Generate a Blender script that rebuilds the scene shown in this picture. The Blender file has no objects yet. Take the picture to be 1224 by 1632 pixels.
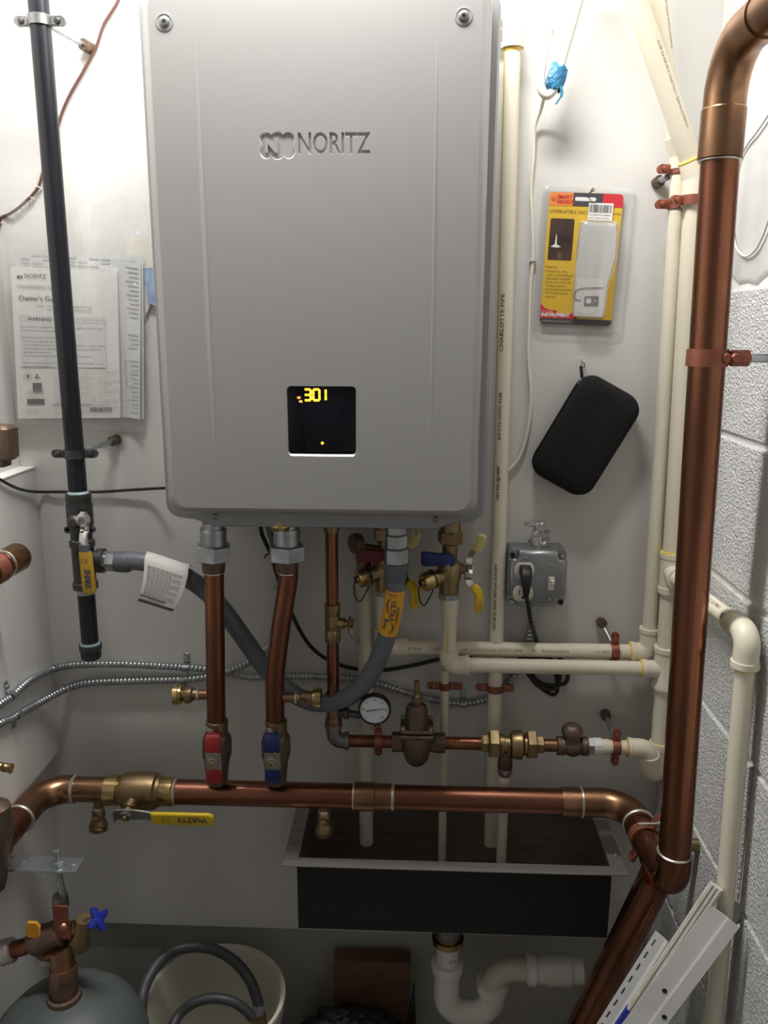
import bpy, math, random
from mathutils import Vector, Matrix
random.seed(7)
S = bpy.context.scene
COL = S.collection

# ------------------------------------------------------------ camera
F = 1300.0; PITCH = math.radians(12.8); YAW = math.radians(2.2); ROLL = math.radians(.23)
CAM = Vector((0, -1.32, 1.40))
W = Vector((-math.sin(YAW)*math.cos(PITCH), math.cos(YAW)*math.cos(PITCH), -math.sin(PITCH)))
R0 = Vector((math.cos(YAW), math.sin(YAW), 0)); U0 = R0.cross(W)
R = R0*math.cos(ROLL) + U0*math.sin(ROLL); U = U0*math.cos(ROLL) - R0*math.sin(ROLL)
cd = bpy.data.cameras.new('camera'); cam = bpy.data.objects.new('camera', cd); COL.objects.link(cam)
cam.matrix_world = Matrix(((R.x, U.x, -W.x, CAM.x), (R.y, U.y, -W.y, CAM.y), (R.z, U.z, -W.z, CAM.z), (0, 0, 0, 1)))
cd.sensor_fit = 'VERTICAL'; cd.sensor_height = 36; cd.lens = 36*F/1632; cd.clip_start = .01
S.camera = cam
# ------------------------------------------------------------ world, lamps, exposure
wd = bpy.data.worlds.new('world'); S.world = wd; wd.use_nodes = True
wd.node_tree.nodes['Background'].inputs[0].default_value = (1, .97, .93, 1)
wd.node_tree.nodes['Background'].inputs[1].default_value = .17
def area(name, loc, target, sx, sy, power, col):
    l = bpy.data.lights.new(name, 'AREA'); l.shape = 'RECTANGLE'; l.size = sx; l.size_y = sy; l.energy = power; l.color = col
    o = bpy.data.objects.new(name, l); COL.objects.link(o); o.location = loc
    o.rotation_euler = (Vector(target)-Vector(loc)).to_track_quat('-Z', 'Y').to_euler(); return o
area('ceiling_tube_lamp', (-.17, -.335, 2.13), (-.17, -.12, 1.2), .66, .07, 17.5, (1, .99, .965))
S.view_settings.view_transform = 'Standard'; S.view_settings.look = 'None'
S.view_settings.gamma = 1; S.view_settings.use_curve_mapping = False; S.view_settings.exposure = 0.0

# ------------------------------------------------------------ pixel rays of the calibrated camera -> points in the room
def ray(px, py): return R*((px-612)/F) + U*((816-py)/F) + W
def P(px, py, y): d = ray(px, py); return CAM + d*((y-CAM.y)/d.y)
def PZ(px, py, z): d = ray(px, py); return CAM + d*((z-CAM.z)/d.z)
def PX(px, py, x): d = ray(px, py); return CAM + d*((x-CAM.x)/d.x)

# ------------------------------------------------------------ materials
MT = {}
def mat(name, c1, c2=None, rough=.5, metal=0, nscale=8, stretch=(1, 1, 1), bump=0, bscale=60, r2=None, coat=0, emit=None, trans=0, contrast=(.35, .65), alpha=1, spec=.5):
    m = bpy.data.materials.new(name); m.use_nodes = True; nt = m.node_tree; n = nt.nodes; L = nt.links
    b = n['Principled BSDF']; b.inputs['Roughness'].default_value = rough; b.inputs['Metallic'].default_value = metal
    b.inputs['Base Color'].default_value = (*c1, 1); b.inputs['Coat Weight'].default_value = coat
    b.inputs['Transmission Weight'].default_value = trans; b.inputs['Alpha'].default_value = alpha
    b.inputs['Specular IOR Level'].default_value = spec
    if emit: b.inputs['Emission Color'].default_value = (*emit[0], 1); b.inputs['Emission Strength'].default_value = emit[1]
    tc = n.new('ShaderNodeTexCoord'); mp = n.new('ShaderNodeMapping'); mp.inputs['Scale'].default_value = stretch
    L.new(tc.outputs['Object'], mp.inputs[0])
    if c2 or r2 is not None:
        nz = n.new('ShaderNodeTexNoise'); nz.inputs['Scale'].default_value = nscale; nz.inputs['Detail'].default_value = 5
        L.new(mp.outputs[0], nz.inputs['Vector'])
        cr = n.new('ShaderNodeMapRange'); cr.inputs[1].default_value = contrast[0]; cr.inputs[2].default_value = contrast[1]
        L.new(nz.outputs['Fac'], cr.inputs[0])
        if c2:
            mx = n.new('ShaderNodeMix'); mx.data_type = 'RGBA'; mx.inputs[6].default_value = (*c1, 1); mx.inputs[7].default_value = (*c2, 1)
            L.new(cr.outputs[0], mx.inputs[0]); L.new(mx.outputs[2], b.inputs['Base Color'])
        if r2 is not None:
            rr = n.new('ShaderNodeMapRange'); rr.inputs[3].default_value = rough; rr.inputs[4].default_value = r2
            L.new(cr.outputs[0], rr.inputs[0]); L.new(rr.outputs[0], b.inputs['Roughness'])
    if bump:
        nb = n.new('ShaderNodeTexNoise'); nb.inputs['Scale'].default_value = bscale; nb.inputs['Detail'].default_value = 4
        L.new(tc.outputs['Object'], nb.inputs['Vector'])
        bp = n.new('ShaderNodeBump'); bp.inputs['Strength'].default_value = bump; bp.inputs['Distance'].default_value = .004
        L.new(nb.outputs['Fac'], bp.inputs['Height']); L.new(bp.outputs[0], b.inputs['Normal'])
    MT[name] = m; return m
mat('wall', (.72, .705, .68), (.66, .645, .615), .42, nscale=2.2, bump=.12, bscale=9, spec=.4)
mat('found', (.46, .45, .39), (.36, .35, .30), .7, nscale=5, bump=.3, bscale=40)
mat('white_edge', (.86, .85, .82), None, .5)
mat('plaster', (.74, .735, .72), (.66, .655, .645), .55, nscale=5, bump=.35, bscale=26)
mat('floor', (.20, .19, .17), (.12, .115, .10), .8, nscale=4, bump=.3)
mat('mortar', (.78, .78, .77), (.66, .66, .65), .6, bump=.6, bscale=70)
m = mat('block', (.78, .78, .77), (.70, .70, .69), .5, nscale=30)
nt = m.node_tree; b_ = nt.nodes['Principled BSDF']; tc = nt.nodes.new('ShaderNodeTexCoord')
v1 = nt.nodes.new('ShaderNodeTexNoise'); v1.inputs['Scale'].default_value = 290; v1.inputs['Detail'].default_value = 3
v2 = nt.nodes.new('ShaderNodeTexVoronoi'); v2.inputs['Scale'].default_value = 230
rmp = nt.nodes.new('ShaderNodeMapRange'); rmp.inputs[1].default_value = .36; rmp.inputs[2].default_value = .55
ad = nt.nodes.new('ShaderNodeMath'); ad.operation = 'ADD'
bp = nt.nodes.new('ShaderNodeBump'); bp.inputs['Strength'].default_value = 1.0; bp.inputs['Distance'].default_value = .0021
nt.links.new(tc.outputs['Object'], v1.inputs['Vector']); nt.links.new(tc.outputs['Object'], v2.inputs['Vector'])
nt.links.new(v1.outputs['Fac'], rmp.inputs[0]); nt.links.new(rmp.outputs[0], ad.inputs[0]); nt.links.new(v2.outputs['Distance'], ad.inputs[1])
nt.links.new(ad.outputs[0], bp.inputs['Height']); nt.links.new(bp.outputs[0], b_.inputs['Normal'])
CU1, CU2 = (.37, .155, .088), (.17, .072, .046)
mat('copper', CU1, CU2, .20, 1, nscale=14, stretch=(1.6, 1.6, .22), r2=.42, contrast=(.35, .65))
mat('copper_h', (.34, .145, .092), (.17, .072, .048), .22, 1, nscale=12, stretch=(.25, 1.4, 1.4), r2=.42, contrast=(.3, .7))
mat('copper_fit', (.40, .225, .125), (.22, .12, .07), .26, 1, nscale=16, r2=.45)
mat('copper_clad', (.42, .16, .10), (.28, .10, .07), .42, .75, nscale=20, r2=.55)
mat('solder', (.72, .69, .62), (.5, .47, .42), .35, .8, nscale=60)
mat('brass', (.42, .31, .16), (.25, .18, .10), .34, 1, nscale=22, r2=.5)
mat('brass_bright', (.62, .46, .22), (.42, .30, .14), .25, 1, nscale=26)
mat('bronze', (.23, .165, .125), (.15, .105, .08), .45, .85, nscale=20, r2=.6, bump=.25, bscale=220)
mat('galv', (.52, .56, .58), (.40, .43, .45), .30, .95, nscale=40, r2=.42)
mat('iron', (.10, .10, .10), (.06, .06, .062), .42, .6, nscale=60, bump=.25, bscale=260)
mat('galv_dark', (.30, .30, .30), (.20, .20, .20), .42, .9, nscale=50)
mat('chrome', (.80, .80, .80), None, .12, 1)
mat('gas_black', (.008, .009, .013), (.020, .022, .028), .30, 0, nscale=14, stretch=(1, 1, .12), spec=.42, r2=.45)
mat('black_rubber', (.012, .012, .013), None, .45)
mat('black_fabric', (.009, .009, .010), (.016, .016, .017), .8, nscale=180, bump=.25, bscale=500, spec=.25)
mat('cpvc', (.80, .745, .60), (.74, .68, .54), .38, nscale=9, stretch=(1, 1, .3), spec=.45)
mat('cpvc_white', (.80, .77, .66), (.72, .69, .58), .38, nscale=9)
mat('primer', (.86, .62, .07), (.80, .55, .05), .35, nscale=60)
mat('stain', (.72, .58, .22), (.76, .66, .40), .4, nscale=30)
mat('pvc', (.74, .74, .70), (.66, .66, .60), .35, nscale=12)
mat('pvc_beige', (.62, .57, .46), (.54, .49, .39), .38, nscale=12)
mat('cover', (.415, .408, .398), (.40, .394, .384), .36, .35, nscale=3, spec=.5)
mat('cover_lip', (.33, .33, .335), None, .35, .4)
mat('hose', (.155, .17, .195), (.13, .145, .165), .42, nscale=9)
mat('hose_collar', (.12, .13, .15), None, .5)
mat('rubber_hose', (.035, .037, .042), (.05, .052, .056), .5, nscale=9)
mat('glass_black', (.003, .003, .006), None, .06, spec=.35)
mat('amber', (.9, .45, .02), None, .5, emit=((1, .52, .03), 2.2))
mat('amber_dim', (.9, .35, .05), None, .5, emit=((1, .36, .06), 1.2))
mat('white_print', (.82, .81, .78), None, .5)
mat('paper', (.78, .77, .73), (.73, .72, .685), .55, nscale=6, bump=.25, bscale=14)
mat('paper2', (.70, .70, .69), (.62, .62, .61), .5, nscale=9, bump=.4, bscale=22)
mat('paper_buff', (.74, .71, .62), None, .6)
mat('panel_gray', (.66, .66, .645), None, .6)
mat('ink', (.10, .10, .105), None, .6)
mat('ink_gray', (.28, .28, .28), None, .6)
mat('ink_light', (.48, .48, .47), None, .6)
mat('ink_brown', (.16, .12, .05), None, .6)
mat('pipe_ink', (.22, .17, .10), None, .6)
mat('blue_print', (.14, .22, .48), (.50, .66, .76), .5, nscale=25)
mat('red', (.42, .022, .028), (.35, .018, .02), .38, nscale=30)
mat('dark_red', (.16, .018, .03), None, .4)
mat('blue', (.012, .03, .16), (.01, .024, .12), .35, nscale=30)
mat('blue_bright', (.015, .03, .28), None, .3)
mat('yellow', (.78, .56, .02), (.70, .48, .02), .4, nscale=25)
mat('mustard', (.62, .36, .03), (.52, .29, .02), .45, nscale=25)
mat('pale_yellow', (.66, .60, .22), None, .45)
mat('orange_label', (.86, .42, .03), None, .42)
mat('orange', (.85, .36, .02), None, .4)
mat('steel_lever', (.55, .53, .47), (.40, .38, .33), .32, .95, nscale=40)
mat('blue_tape', (.02, .13, .26), (.03, .20, .34), .4, nscale=60, bump=.6, bscale=160)
mat('tape_blue2', (.02, .04, .35), None, .5)
mat('thread_tape', (.38, .55, .62), (.55, .66, .70), .5, nscale=60, bump=.5, bscale=200)
mat('wire_cream', (.80, .76, .66), None, .5)
mat('wire_white', (.74, .73, .70), None, .5)
mat('wire_brown', (.13, .06, .045), None, .45)
mat('card_yellow', (.72, .47, .05), None, .35)
mat('card_orange', (.80, .22, .05), (.78, .28, .08), .4, nscale=12)
mat('card_red', (.62, .035, .045), None, .4)
mat('card_gray', (.07, .065, .07), None, .4)
mat('photo_dark', (.035, .02, .02), (.10, .055, .045), .4, nscale=22)
mat('gray_metal_box', (.42, .44, .45), (.33, .35, .36), .33, .9, nscale=24, r2=.42)
mat('ivory', (.72, .68, .58), None, .4)
mat('sink_steel', (.42, .39, .35), (.32, .30, .27), .34, .9, nscale=90, stretch=(.08, 1, 1))
mat('sink_rim', (.42, .40, .37), (.34, .32, .30), .40, .85, nscale=90, stretch=(.08, 1, 1))
mat('sink_coat', (.012, .012, .012), (.016, .016, .016), .75, nscale=40)
mat('tank', (.085, .100, .095), (.070, .083, .079), .5, nscale=9, bump=.1, bscale=30)
mat('bucket', (.56, .54, .47), (.48, .46, .39), .45, nscale=9)
mat('cardboard', (.17, .085, .045), (.12, .06, .032), .75, nscale=14, stretch=(1, 1, 3))
mat('bag', (.014, .012, .012), (.03, .026, .024), .4, nscale=12, bump=.9, bscale=22)
mat('white_board', (.72, .71, .70), (.66, .65, .63), .45, nscale=14)
mat('wood_white', (.68, .64, .57), (.56, .51, .44), .6, nscale=20, stretch=(6, 6, .5))
mat('bead', (.62, .62, .60), None, .45)
mat('gauge_face', (.72, .76, .82), None, .3)
mat('drip_metal', (.34, .20, .14), (.2, .12, .09), .4, .9, nscale=50)
mat('hole', (.01, .01, .01), None, .8)
mt = mat('clear', (.96, .97, .97), None, .06, spec=.6)
def clearmat(name, fac, rough, bumpy=0, bs=20):
    m = bpy.data.materials.new(name); m.use_nodes = True; nt = m.node_tree; n = nt.nodes; L = nt.links
    n.remove(n['Principled BSDF']); out = n['Material Output']
    t = n.new('ShaderNodeBsdfTransparent'); g = n.new('ShaderNodeBsdfGlossy'); g.inputs['Roughness'].default_value = rough
    d = n.new('ShaderNodeBsdfDiffuse'); d.inputs[0].default_value = (.8, .8, .8, 1)
    a = n.new('ShaderNodeMixShader'); a.inputs[0].default_value = .5; c = n.new('ShaderNodeMixShader'); c.inputs[0].default_value = fac
    L.new(g.outputs[0], a.inputs[1]); L.new(d.outputs[0], a.inputs[2]); L.new(t.outputs[0], c.inputs[1]); L.new(a.outputs[0], c.inputs[2]); L.new(c.outputs[0], out.inputs[0])
    if bumpy:
        tc = n.new('ShaderNodeTexCoord'); nz = n.new('ShaderNodeTexNoise'); nz.inputs['Scale'].default_value = bs; nz.inputs['Detail'].default_value = 3
        bp = n.new('ShaderNodeBump'); bp.inputs['Strength'].default_value = bumpy; bp.inputs['Distance'].default_value = .02
        L.new(tc.outputs['Object'], nz.inputs['Vector']); L.new(nz.outputs['Fac'], bp.inputs['Height']); L.new(bp.outputs[0], g.inputs['Normal'])
    MT[name] = m
clearmat('blister', .22, .12); clearmat('bag_clear', .12, .16, 1.0, 24); clearmat('blister_body', .36, .15)

# ------------------------------------------------------------ mesh builder
def frame(d):
    d = d.normalized(); a = Vector((0, 0, 1)) if abs(d.z) < .9 else Vector((0, -1, 0))
    u = a.cross(d).normalized(); return u, d.cross(u).normalized()
_font = {}
class MB:
    def __init__(s): s.v = []; s.f = []
    def ring_strip(s, rings, closed=True, cap=(True, True)):
        n = len(rings[0]); o = len(s.v)
        for r in rings: s.v += r
        for i in range(len(rings)-1):
            for j in range(n if closed else n-1):
                k = (j+1) % n
                s.f.append((o+i*n+j, o+i*n+k, o+(i+1)*n+k, o+(i+1)*n+j))
        if cap[0]: s.f.append(tuple(o+j for j in range(n))[::-1])
        if cap[1]: s.f.append(tuple(o+(len(rings)-1)*n+j for j in range(n)))
        return s
    def tube(s, pts, r, n=16, cap=(True, True)):
        pts = [Vector(p) for p in pts]; N = len(pts); rr = r if isinstance(r, (list, tuple)) else [r]*N
        T = []
        for i in range(N):
            d = pts[min(i+1, N-1)]-pts[max(i-1, 0)]; T.append(d.normalized() if d.length > 1e-9 else T[-1])
        u, v = frame(T[0]); rings = []
        for i in range(N):
            if i:
                u = (u - T[i]*u.dot(T[i])).normalized(); v = T[i].cross(u)
            rings.append([pts[i]+(u*math.cos(2*math.pi*j/n)+v*math.sin(2*math.pi*j/n))*rr[i] for j in range(n)])
        return s.ring_strip(rings, True, cap)
    def turn(s, pr, n=24, ph=0, cap=(True, True), sq=1):
        """lathe round the straight axis from the first to the last point; pr = [(point, radius)]"""
        A = Vector(pr[0][0]); D = (Vector(pr[-1][0])-A).normalized(); u, v = frame(D); rings = []
        for p, r in pr:
            c = A + D*((Vector(p)-A).dot(D))
            rings.append([c+(u*math.cos(2*math.pi*(j+ph)/n)+v*math.sin(2*math.pi*(j+ph)/n)*sq)*r for j in range(n)])
        return s.ring_strip(rings, True, cap)
    def hexn(s, a, b, r, ph=0, n=6):
        a = Vector(a); b = Vector(b); c = min(.12*(b-a).length, .002)/(b-a).length
        return s.turn([(a, r*.9), (a.lerp(b, c), r), (b.lerp(a, c), r), (b, r*.9)], n, ph)
    def box(s, c, sz, ax=None, bev=0):
        c = Vector(c); X, Y, Z = ax if ax else (Vector((1, 0, 0)), Vector((0, 1, 0)), Vector((0, 0, 1)))
        hx, hy, hz = sz[0]/2, sz[1]/2, sz[2]/2; bv = bev if bev else min(hx, hy, hz)*.08
        def loop(x, y, z):
            q = min(bv, x*.5, y*.5); out = []
            for sx, sy, o in ((1, 1, 0), (-1, 1, 1), (-1, -1, 0), (1, -1, 1)):
                a = (sx*x, sy*(y-q)); b = (sx*(x-q), sy*y)
                for (px, py) in ((a, b) if o == 0 else (b, a)): out.append(c+X*px+Y*py+Z*z)
            return out
        return s.ring_strip([loop(hx-bv, hy-bv, -hz), loop(hx, hy, -hz+bv), loop(hx, hy, hz-bv), loop(hx-bv, hy-bv, hz)])
    def quad(s, a, b, c, d):
        o = len(s.v); s.v += [Vector(a), Vector(b), Vector(c), Vector(d)]; s.f.append((o, o+1, o+2, o+3)); return s
    def prism(s, poly, d, bev=0):
        """extrude the polygon (world points) by vector d, with a small chamfer"""
        poly = [Vector(p) for p in poly]; d = Vector(d); c = sum(poly, Vector())/len(poly)
        if bev:
            def ins(p): q = c-p; return p+q.normalized()*min(bev, q.length*.5)
            e = d.normalized()*bev
            return s.ring_strip([[ins(p) for p in poly], [p+e for p in poly], [p+d-e for p in poly], [ins(p)+d for p in poly]])
        return s.ring_strip([poly, [p+d for p in poly]])
    def ball(s, c, r, n=16, m=9, sc=(1, 1, 1)):
        c = Vector(c); rings = []
        for i in range(m):
            a = math.pi*(.02+.96*i/(m-1)); rings.append([c+Vector((math.sin(a)*math.cos(2*math.pi*j/n)*r*sc[0], math.sin(a)*math.sin(2*math.pi*j/n)*r*sc[1], -math.cos(a)*r*sc[2])) for j in range(n)])
        return s.ring_strip(rings)
    def text(s, body, size, fn, ext=0, align='LEFT', bold=0, res=2):
        cu = bpy.data.curves.new('t', 'FONT'); cu.body = body; cu.size = size; cu.align_x = align; cu.resolution_u = res; cu.offset = bold; cu.extrude = ext
        if ext: cu.bevel_depth = ext*.45; cu.bevel_resolution = 1
        ob = bpy.data.objects.new('t', cu); me = bpy.data.meshes.new_from_object(ob)
        o = len(s.v)
        for v in me.vertices: s.v.append(Vector(fn(v.co.x, v.co.y, v.co.z)))
        for p in me.polygons: s.f.append(tuple(o+i for i in p.vertices))
        bpy.data.objects.remove(ob); bpy.data.curves.remove(cu); bpy.data.meshes.remove(me); return s

ORG = {}
def finish(name, mb, m, parent, org, smooth=35):
    me = bpy.data.meshes.new(name); me.from_pydata([tuple(v-org) for v in mb.v], [], mb.f)
    me.validate(); me.polygons.foreach_set('use_smooth', [True]*len(me.polygons)); me.set_sharp_from_angle(angle=math.radians(smooth))
    import bmesh
    bm = bmesh.new(); bm.from_mesh(me); bmesh.ops.recalc_face_normals(bm, faces=bm.faces); bm.to_mesh(me); bm.free()
    me.materials.append(MT[m] if isinstance(m, str) else m)
    o = bpy.data.objects.new(name, me); COL.objects.link(o)
    return o
def part(name, mb, m, parent, label=None, smooth=35, kind=None):
    org = ORG[parent.name]; o = finish(name, mb, m, parent, org, smooth); o.parent = parent; ORG[o.name] = org
    if label: o['label'] = label
    if kind: o['kind'] = kind
    return o
def thing(name, label, cat, loc, group=None):
    o = bpy.data.objects.new(name, None); COL.objects.link(o); o.empty_display_size = .02
    o.location = loc; ORG[o.name] = Vector(loc); o['label'] = label; o['category'] = cat
    if group: o['group'] = group
    return o
def single(name, mb, m, label, cat, group=None, smooth=35, kind=None):
    c = sum(mb.v, Vector())/len(mb.v); c.z = min(v.z for v in mb.v)
    o = finish(name, mb, m, None, c, smooth); o.location = c; ORG[o.name] = c; o['label'] = label; o['category'] = cat
    if group: o['group'] = group
    if kind: o['kind'] = kind
    return o
def struct(name, mb, m, smooth=35):
    o = finish(name, mb, m, None, Vector(), smooth); ORG[o.name] = Vector(); o['kind'] = 'structure'; return o
def fil(pts, rad, seg=8):
    pts = [Vector(p) for p in pts]; out = [pts[0]]
    for i in range(1, len(pts)-1):
        a, c, b = pts[i-1], pts[i], pts[i+1]; d1 = (a-c).normalized(); d2 = (b-c).normalized()
        ang = d1.angle(d2); k = min(rad/math.tan(ang/2) if ang > .01 else 0, (a-c).length*.49 if i > 1 else (a-c).length*.98, (b-c).length*.49 if i < len(pts)-2 else (b-c).length*.98)
        rr = k*math.tan(ang/2); bis = (d1+d2)
        if bis.length < 1e-5: out.append(c); continue
        o = c+bis.normalized()*(rr/math.sin(ang/2)); p0 = c+d1*k-o; p1 = c+d2*k-o
        th = p0.angle(p1)
        for j in range(seg+1):
            t = j/seg; out.append(o+(p0*math.sin((1-t)*th)+p1*math.sin(t*th))/math.sin(th) if th > 1e-4 else c)
    out.append(pts[-1]); return out
def cr(pts, seg=6):
    """Catmull-Rom through the points"""
    pts = [Vector(p) for p in pts]; q = [pts[0]*2-pts[1]]+pts+[pts[-1]*2-pts[-2]]; out = []
    for i in range(1, len(q)-2):
        a, b, c, d = q[i-1:i+3]
        for j in range(seg):
            t = j/seg; out.append(.5*((2*b)+(c-a)*t+(2*a-5*b+4*c-d)*t*t+(3*b-a-3*c+d)*t**3))
    out.append(pts[-1]); return out
def V(*a): return Vector(a)
XA, YA, ZA = V(1, 0, 0), V(0, 1, 0), V(0, 0, 1)
def TP(Y, lst): return [(P(x, y, Y), r) for x, y, r in lst]      # [(px,py,r)] on the plane y=Y
def flat(o, X, Yv, N=None):
    N = N or X.cross(Yv); return lambda x, y, z: o+X*x+Yv*y+N*z
def onpipe(o, ax, out, r):
    ax = ax.normalized(); out = (out-ax*out.dot(ax)).normalized(); up = out.cross(ax)
    return lambda x, y, z: o+ax*x+(out*math.cos(y/r)+up*math.sin(y/r))*r
def rrect(w, h, r, n=5):
    out = []
    for cx, cy, a0 in ((w/2-r, h/2-r, 0), (-w/2+r, h/2-r, 90), (-w/2+r, -h/2+r, 180), (w/2-r, -h/2+r, 270)):
        for i in range(n+1):
            a = math.radians(a0+90*i/n); out.append((cx+r*math.cos(a), cy+r*math.sin(a)))
    return out
def loft(mb, layers, cap=(True, True)): mb.ring_strip(layers, True, cap); return mb
def fitring(a, b, r, rim=.0016, n=24):
    """socket with raised rims, from a to b"""
    a = Vector(a); b = Vector(b); L = (b-a).length; k = min(.25, .004/L)
    return MB().turn([(a, r-.0005), (a, r+rim), (a.lerp(b, k), r+rim), (a.lerp(b, k*1.5), r), (b.lerp(a, k*1.5), r), (b.lerp(a, k), r+rim), (b, r+rim), (b, r-.0005)], n)
def sring(p, d, r, w=.003): p = Vector(p); d = Vector(d).normalized(); return MB().turn([(p-d*w/2, r), (p-d*w/4, r+.0011), (p+d*w/4, r+.0014), (p+d*w/2, r)], 24)

# ============================================================ THE ROOM
mb = MB().box((-.11, .03, 1.41), (1.12, .06, 2.24), bev=.0008); wb = struct('wall_back', mb, 'wall')
part('foundation', MB().box((-.11, .045, .1445), (1.12, .066, .289), bev=.001), 'found', wb, 'darker bare strip below the painted board')
struct('wall_left', MB().box((-.69, -1.2, 1.26), (.064, 2.4, 2.52), bev=.001), 'wall')
tr = struct('trim_1', MB().box((-.647, -1.2, .910), (.026, 2.398, .516), bev=.001), 'wall')
part('ledge_cap', MB().box((-.6465, -1.2, 1.1695), (.027, 2.398, .003), bev=.0006), 'white_edge', tr, 'bright white top edge of the ledge')
wr = struct('wall_right', MB().box((.4705, -1.2, 1.26), (.064, 2.4, 2.52), bev=.001), 'mortar')
# upper plastered coat with a ragged lower edge
mb = MB(); rings = []
ys = [0-i*.03 for i in range(0, 61)]
lo = [1.462+.006*math.sin(y*41)+.005*math.sin(y*97+1) for y in ys]
mb.ring_strip([[V(.4384, y, z-.002) for y, z in zip(ys, lo)], [V(.437, y, z) for y, z in zip(ys, lo)], [V(.434, y, z+.006) for y, z in zip(ys, lo)], [V(.434, y, 2.5) for y, z in zip(ys, lo)], [V(.443, y, 2.5) for y, z in zip(ys, lo)]], False, (False, False))
part('plaster', mb, 'plaster', wr, 'smooth rough-trowelled coat above the blocks')
# individual blocks, 8 courses in running bond, recessed joints
def block_mesh(L):
    mb = MB(); hz = .0960; bv = .0022
    def lp(i, x): return [V(x, -L/2+i, -hz+i), V(x, L/2-i, -hz+i), V(x, L/2-i, hz-i), V(x, -L/2+i, hz-i)]
    mb.ring_strip([lp(0, .009), lp(0, bv), lp(bv, 0)], True, (True, True)); return mb
bm_cache = {}
top = 1.455
for rI in range(8):
    zc = top-.2*rI-.1; y = -.002; first = True
    while y > -1.55:
        L = .39
        if first: L = (.10, .39, .10, .355, .12, .33, .10, .39)[rI]
        first = False
        if L not in bm_cache:
            q_ = finish('block_source', block_mesh(L), 'block', None, Vector(), 30); bm_cache[L] = q_.data; bpy.data.objects.remove(q_); bm_cache[L].name = 'block'
        o = bpy.data.objects.new('block', bm_cache[L]); COL.objects.link(o); o.parent = wr; o.location = (.4345+random.uniform(-.0004, .0006), y-L/2, zc+random.uniform(-.001, .001))
        y -= L+.009
struct('floor', MB().box((-.12, -1.2, -.03), (1.3, 2.5, .06), bev=.001), 'floor')
struct('ceiling', MB().box((-.12, -1.2, 2.53), (1.3, 2.5, .06), bev=.001), 'wall')

# ============================================================ WATER HEATER
wh = thing('water_heater', 'large silver-gray wall-hung tankless water heater with a black display, filling the upper middle', 'water heater', (-.129, -.1, 1.12))
CX, W2 = -.129, .230; ZT, ZB = 1.812, 1.128
def outline(ins, zt, zb, r, tab=0):
    """rounded rectangle in x,z; tab lowers the middle of the bottom edge"""
    w = W2-ins; pts = []
    for cx, cz, a0 in ((w-r, zt-r, 0), (-w+r, zt-r, 90), (-w+r, zb+r, 180)):
        for i in range(7): a = math.radians(a0+15*i); pts.append((cx+r*math.cos(a), cz+r*math.sin(a)))
    if tab: pts += [(-w+r+.018, zb-.002), (-w+r+.046, zb-tab), (w-r-.046, zb-tab), (w-r-.018, zb-.002)]
    else: pts += [(-w+r+.018, zb), (-w+r+.046, zb), (w-r-.046, zb), (w-r-.018, zb)]
    for i in range(7): a = math.radians(270+15*i); pts.append((w-r+r*math.cos(a), zb+r+r*math.sin(a)))
    return pts
def lay(y, *a): return [V(CX+x, y, z) for x, z in outline(*a)]
mb = MB()
loft(mb, [lay(-.02, 0, ZT, ZB, .022, .012), lay(-.176, 0, ZT, ZB, .022, .012), lay(-.182, .001, ZT-.001, ZB+.001, .022, .012), lay(-.185, .004, ZT-.004, ZB+.003, .020, .012)])
part('body', mb, 'cover_lip', wh)
mb = MB()
loft(mb, [lay(-.184, .014, ZT-.006, ZB+.012, .022), lay(-.200, .0135, ZT-.006, ZB+.0135, .022), lay(-.216, .0145, ZT-.007, ZB+.016, .022), lay(-.222, .0165, ZT-.009, ZB+.019, .022),
          lay(-.2275, .021, ZT-.0125, ZB+.023, .020), lay(-.230, .027, ZT-.017, ZB+.027, .018)])
cov = part('front_cover', mb, 'cover', wh)
# two long creases pressed in the cover, with a slightly proud centre panel
YF = -.230
def crease(xt, xb, side):
    mb = MB(); rings = []; n = 24
    zt, zb = P(310, 50, YF).z, P(345, 775, YF).z
    for i in range(n+1):
        t = i/n; z = zt+(zb-zt)*t; x = xt+(xb-xt)*t
        k = math.sin(math.pi*min(1, t*2.2)/2)*min(1, (1-t)*3.5); w = .0012+.0018*k; h = .0012*k+.00005
        rings.append([V(x-side*w*.5, YF+.0004, z), V(x-side*w*.2, YF-h, z), V(x+side*w*.25, YF-h*.75, z), V(x+side*(w+.0035*k), YF+.0004, z)])
    mb.ring_strip(rings, False, (False, False)); return mb
part('crease', crease(P(312, 60, YF).x, P(345, 770, YF).x, -1), 'cover', wh, smooth=60)
part('crease', crease(P(697, 60, YF).x, P(685, 770, YF).x, 1), 'cover', wh, smooth=60)
# brand emblem and letters sunk into the cover, display recess
DEP = .0016
cutters = []
def cutter(mb):
    o = finish('cutter', mb, 'cover', None, Vector()); cutters.append(o)
c = P(442, 232, YF); rl = .0080
offs = [(-.0135, .0075), (0, .0085), (.0135, .0075), (.0135, -.0075), (0, -.0085), (-.0135, -.0075)]
angs = [(215, 30), (150, 30), (150, -35), (35, -150), (-30, -150), (-30, -215)]
cl = []
for (ox, oz), (a0, a1) in zip(offs, angs):
    for k in range(9):
        a = math.radians(a0+(a1-a0)*k/8); cl.append((ox+rl*math.cos(a), oz+rl*math.sin(a)*.95))
def clay(y, k=1): return [V(c.x+x*k, y, c.z+z*k) for x, z in cl]
cutter(MB().ring_strip([clay(YF-.0004, 1.06), clay(YF+DEP, .97)]))
part('emblem', MB().ring_strip([clay(YF+DEP+.0004, .97), clay(YF+DEP-.0001, .97)]), 'cover', wh, 'sunken clover-shaped emblem')
mb = MB(); mb.text('N', .0225, flat(c+V(-.0165, 0, -.0078), XA, ZA, -YA), .0001, bold=.0007)
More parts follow.
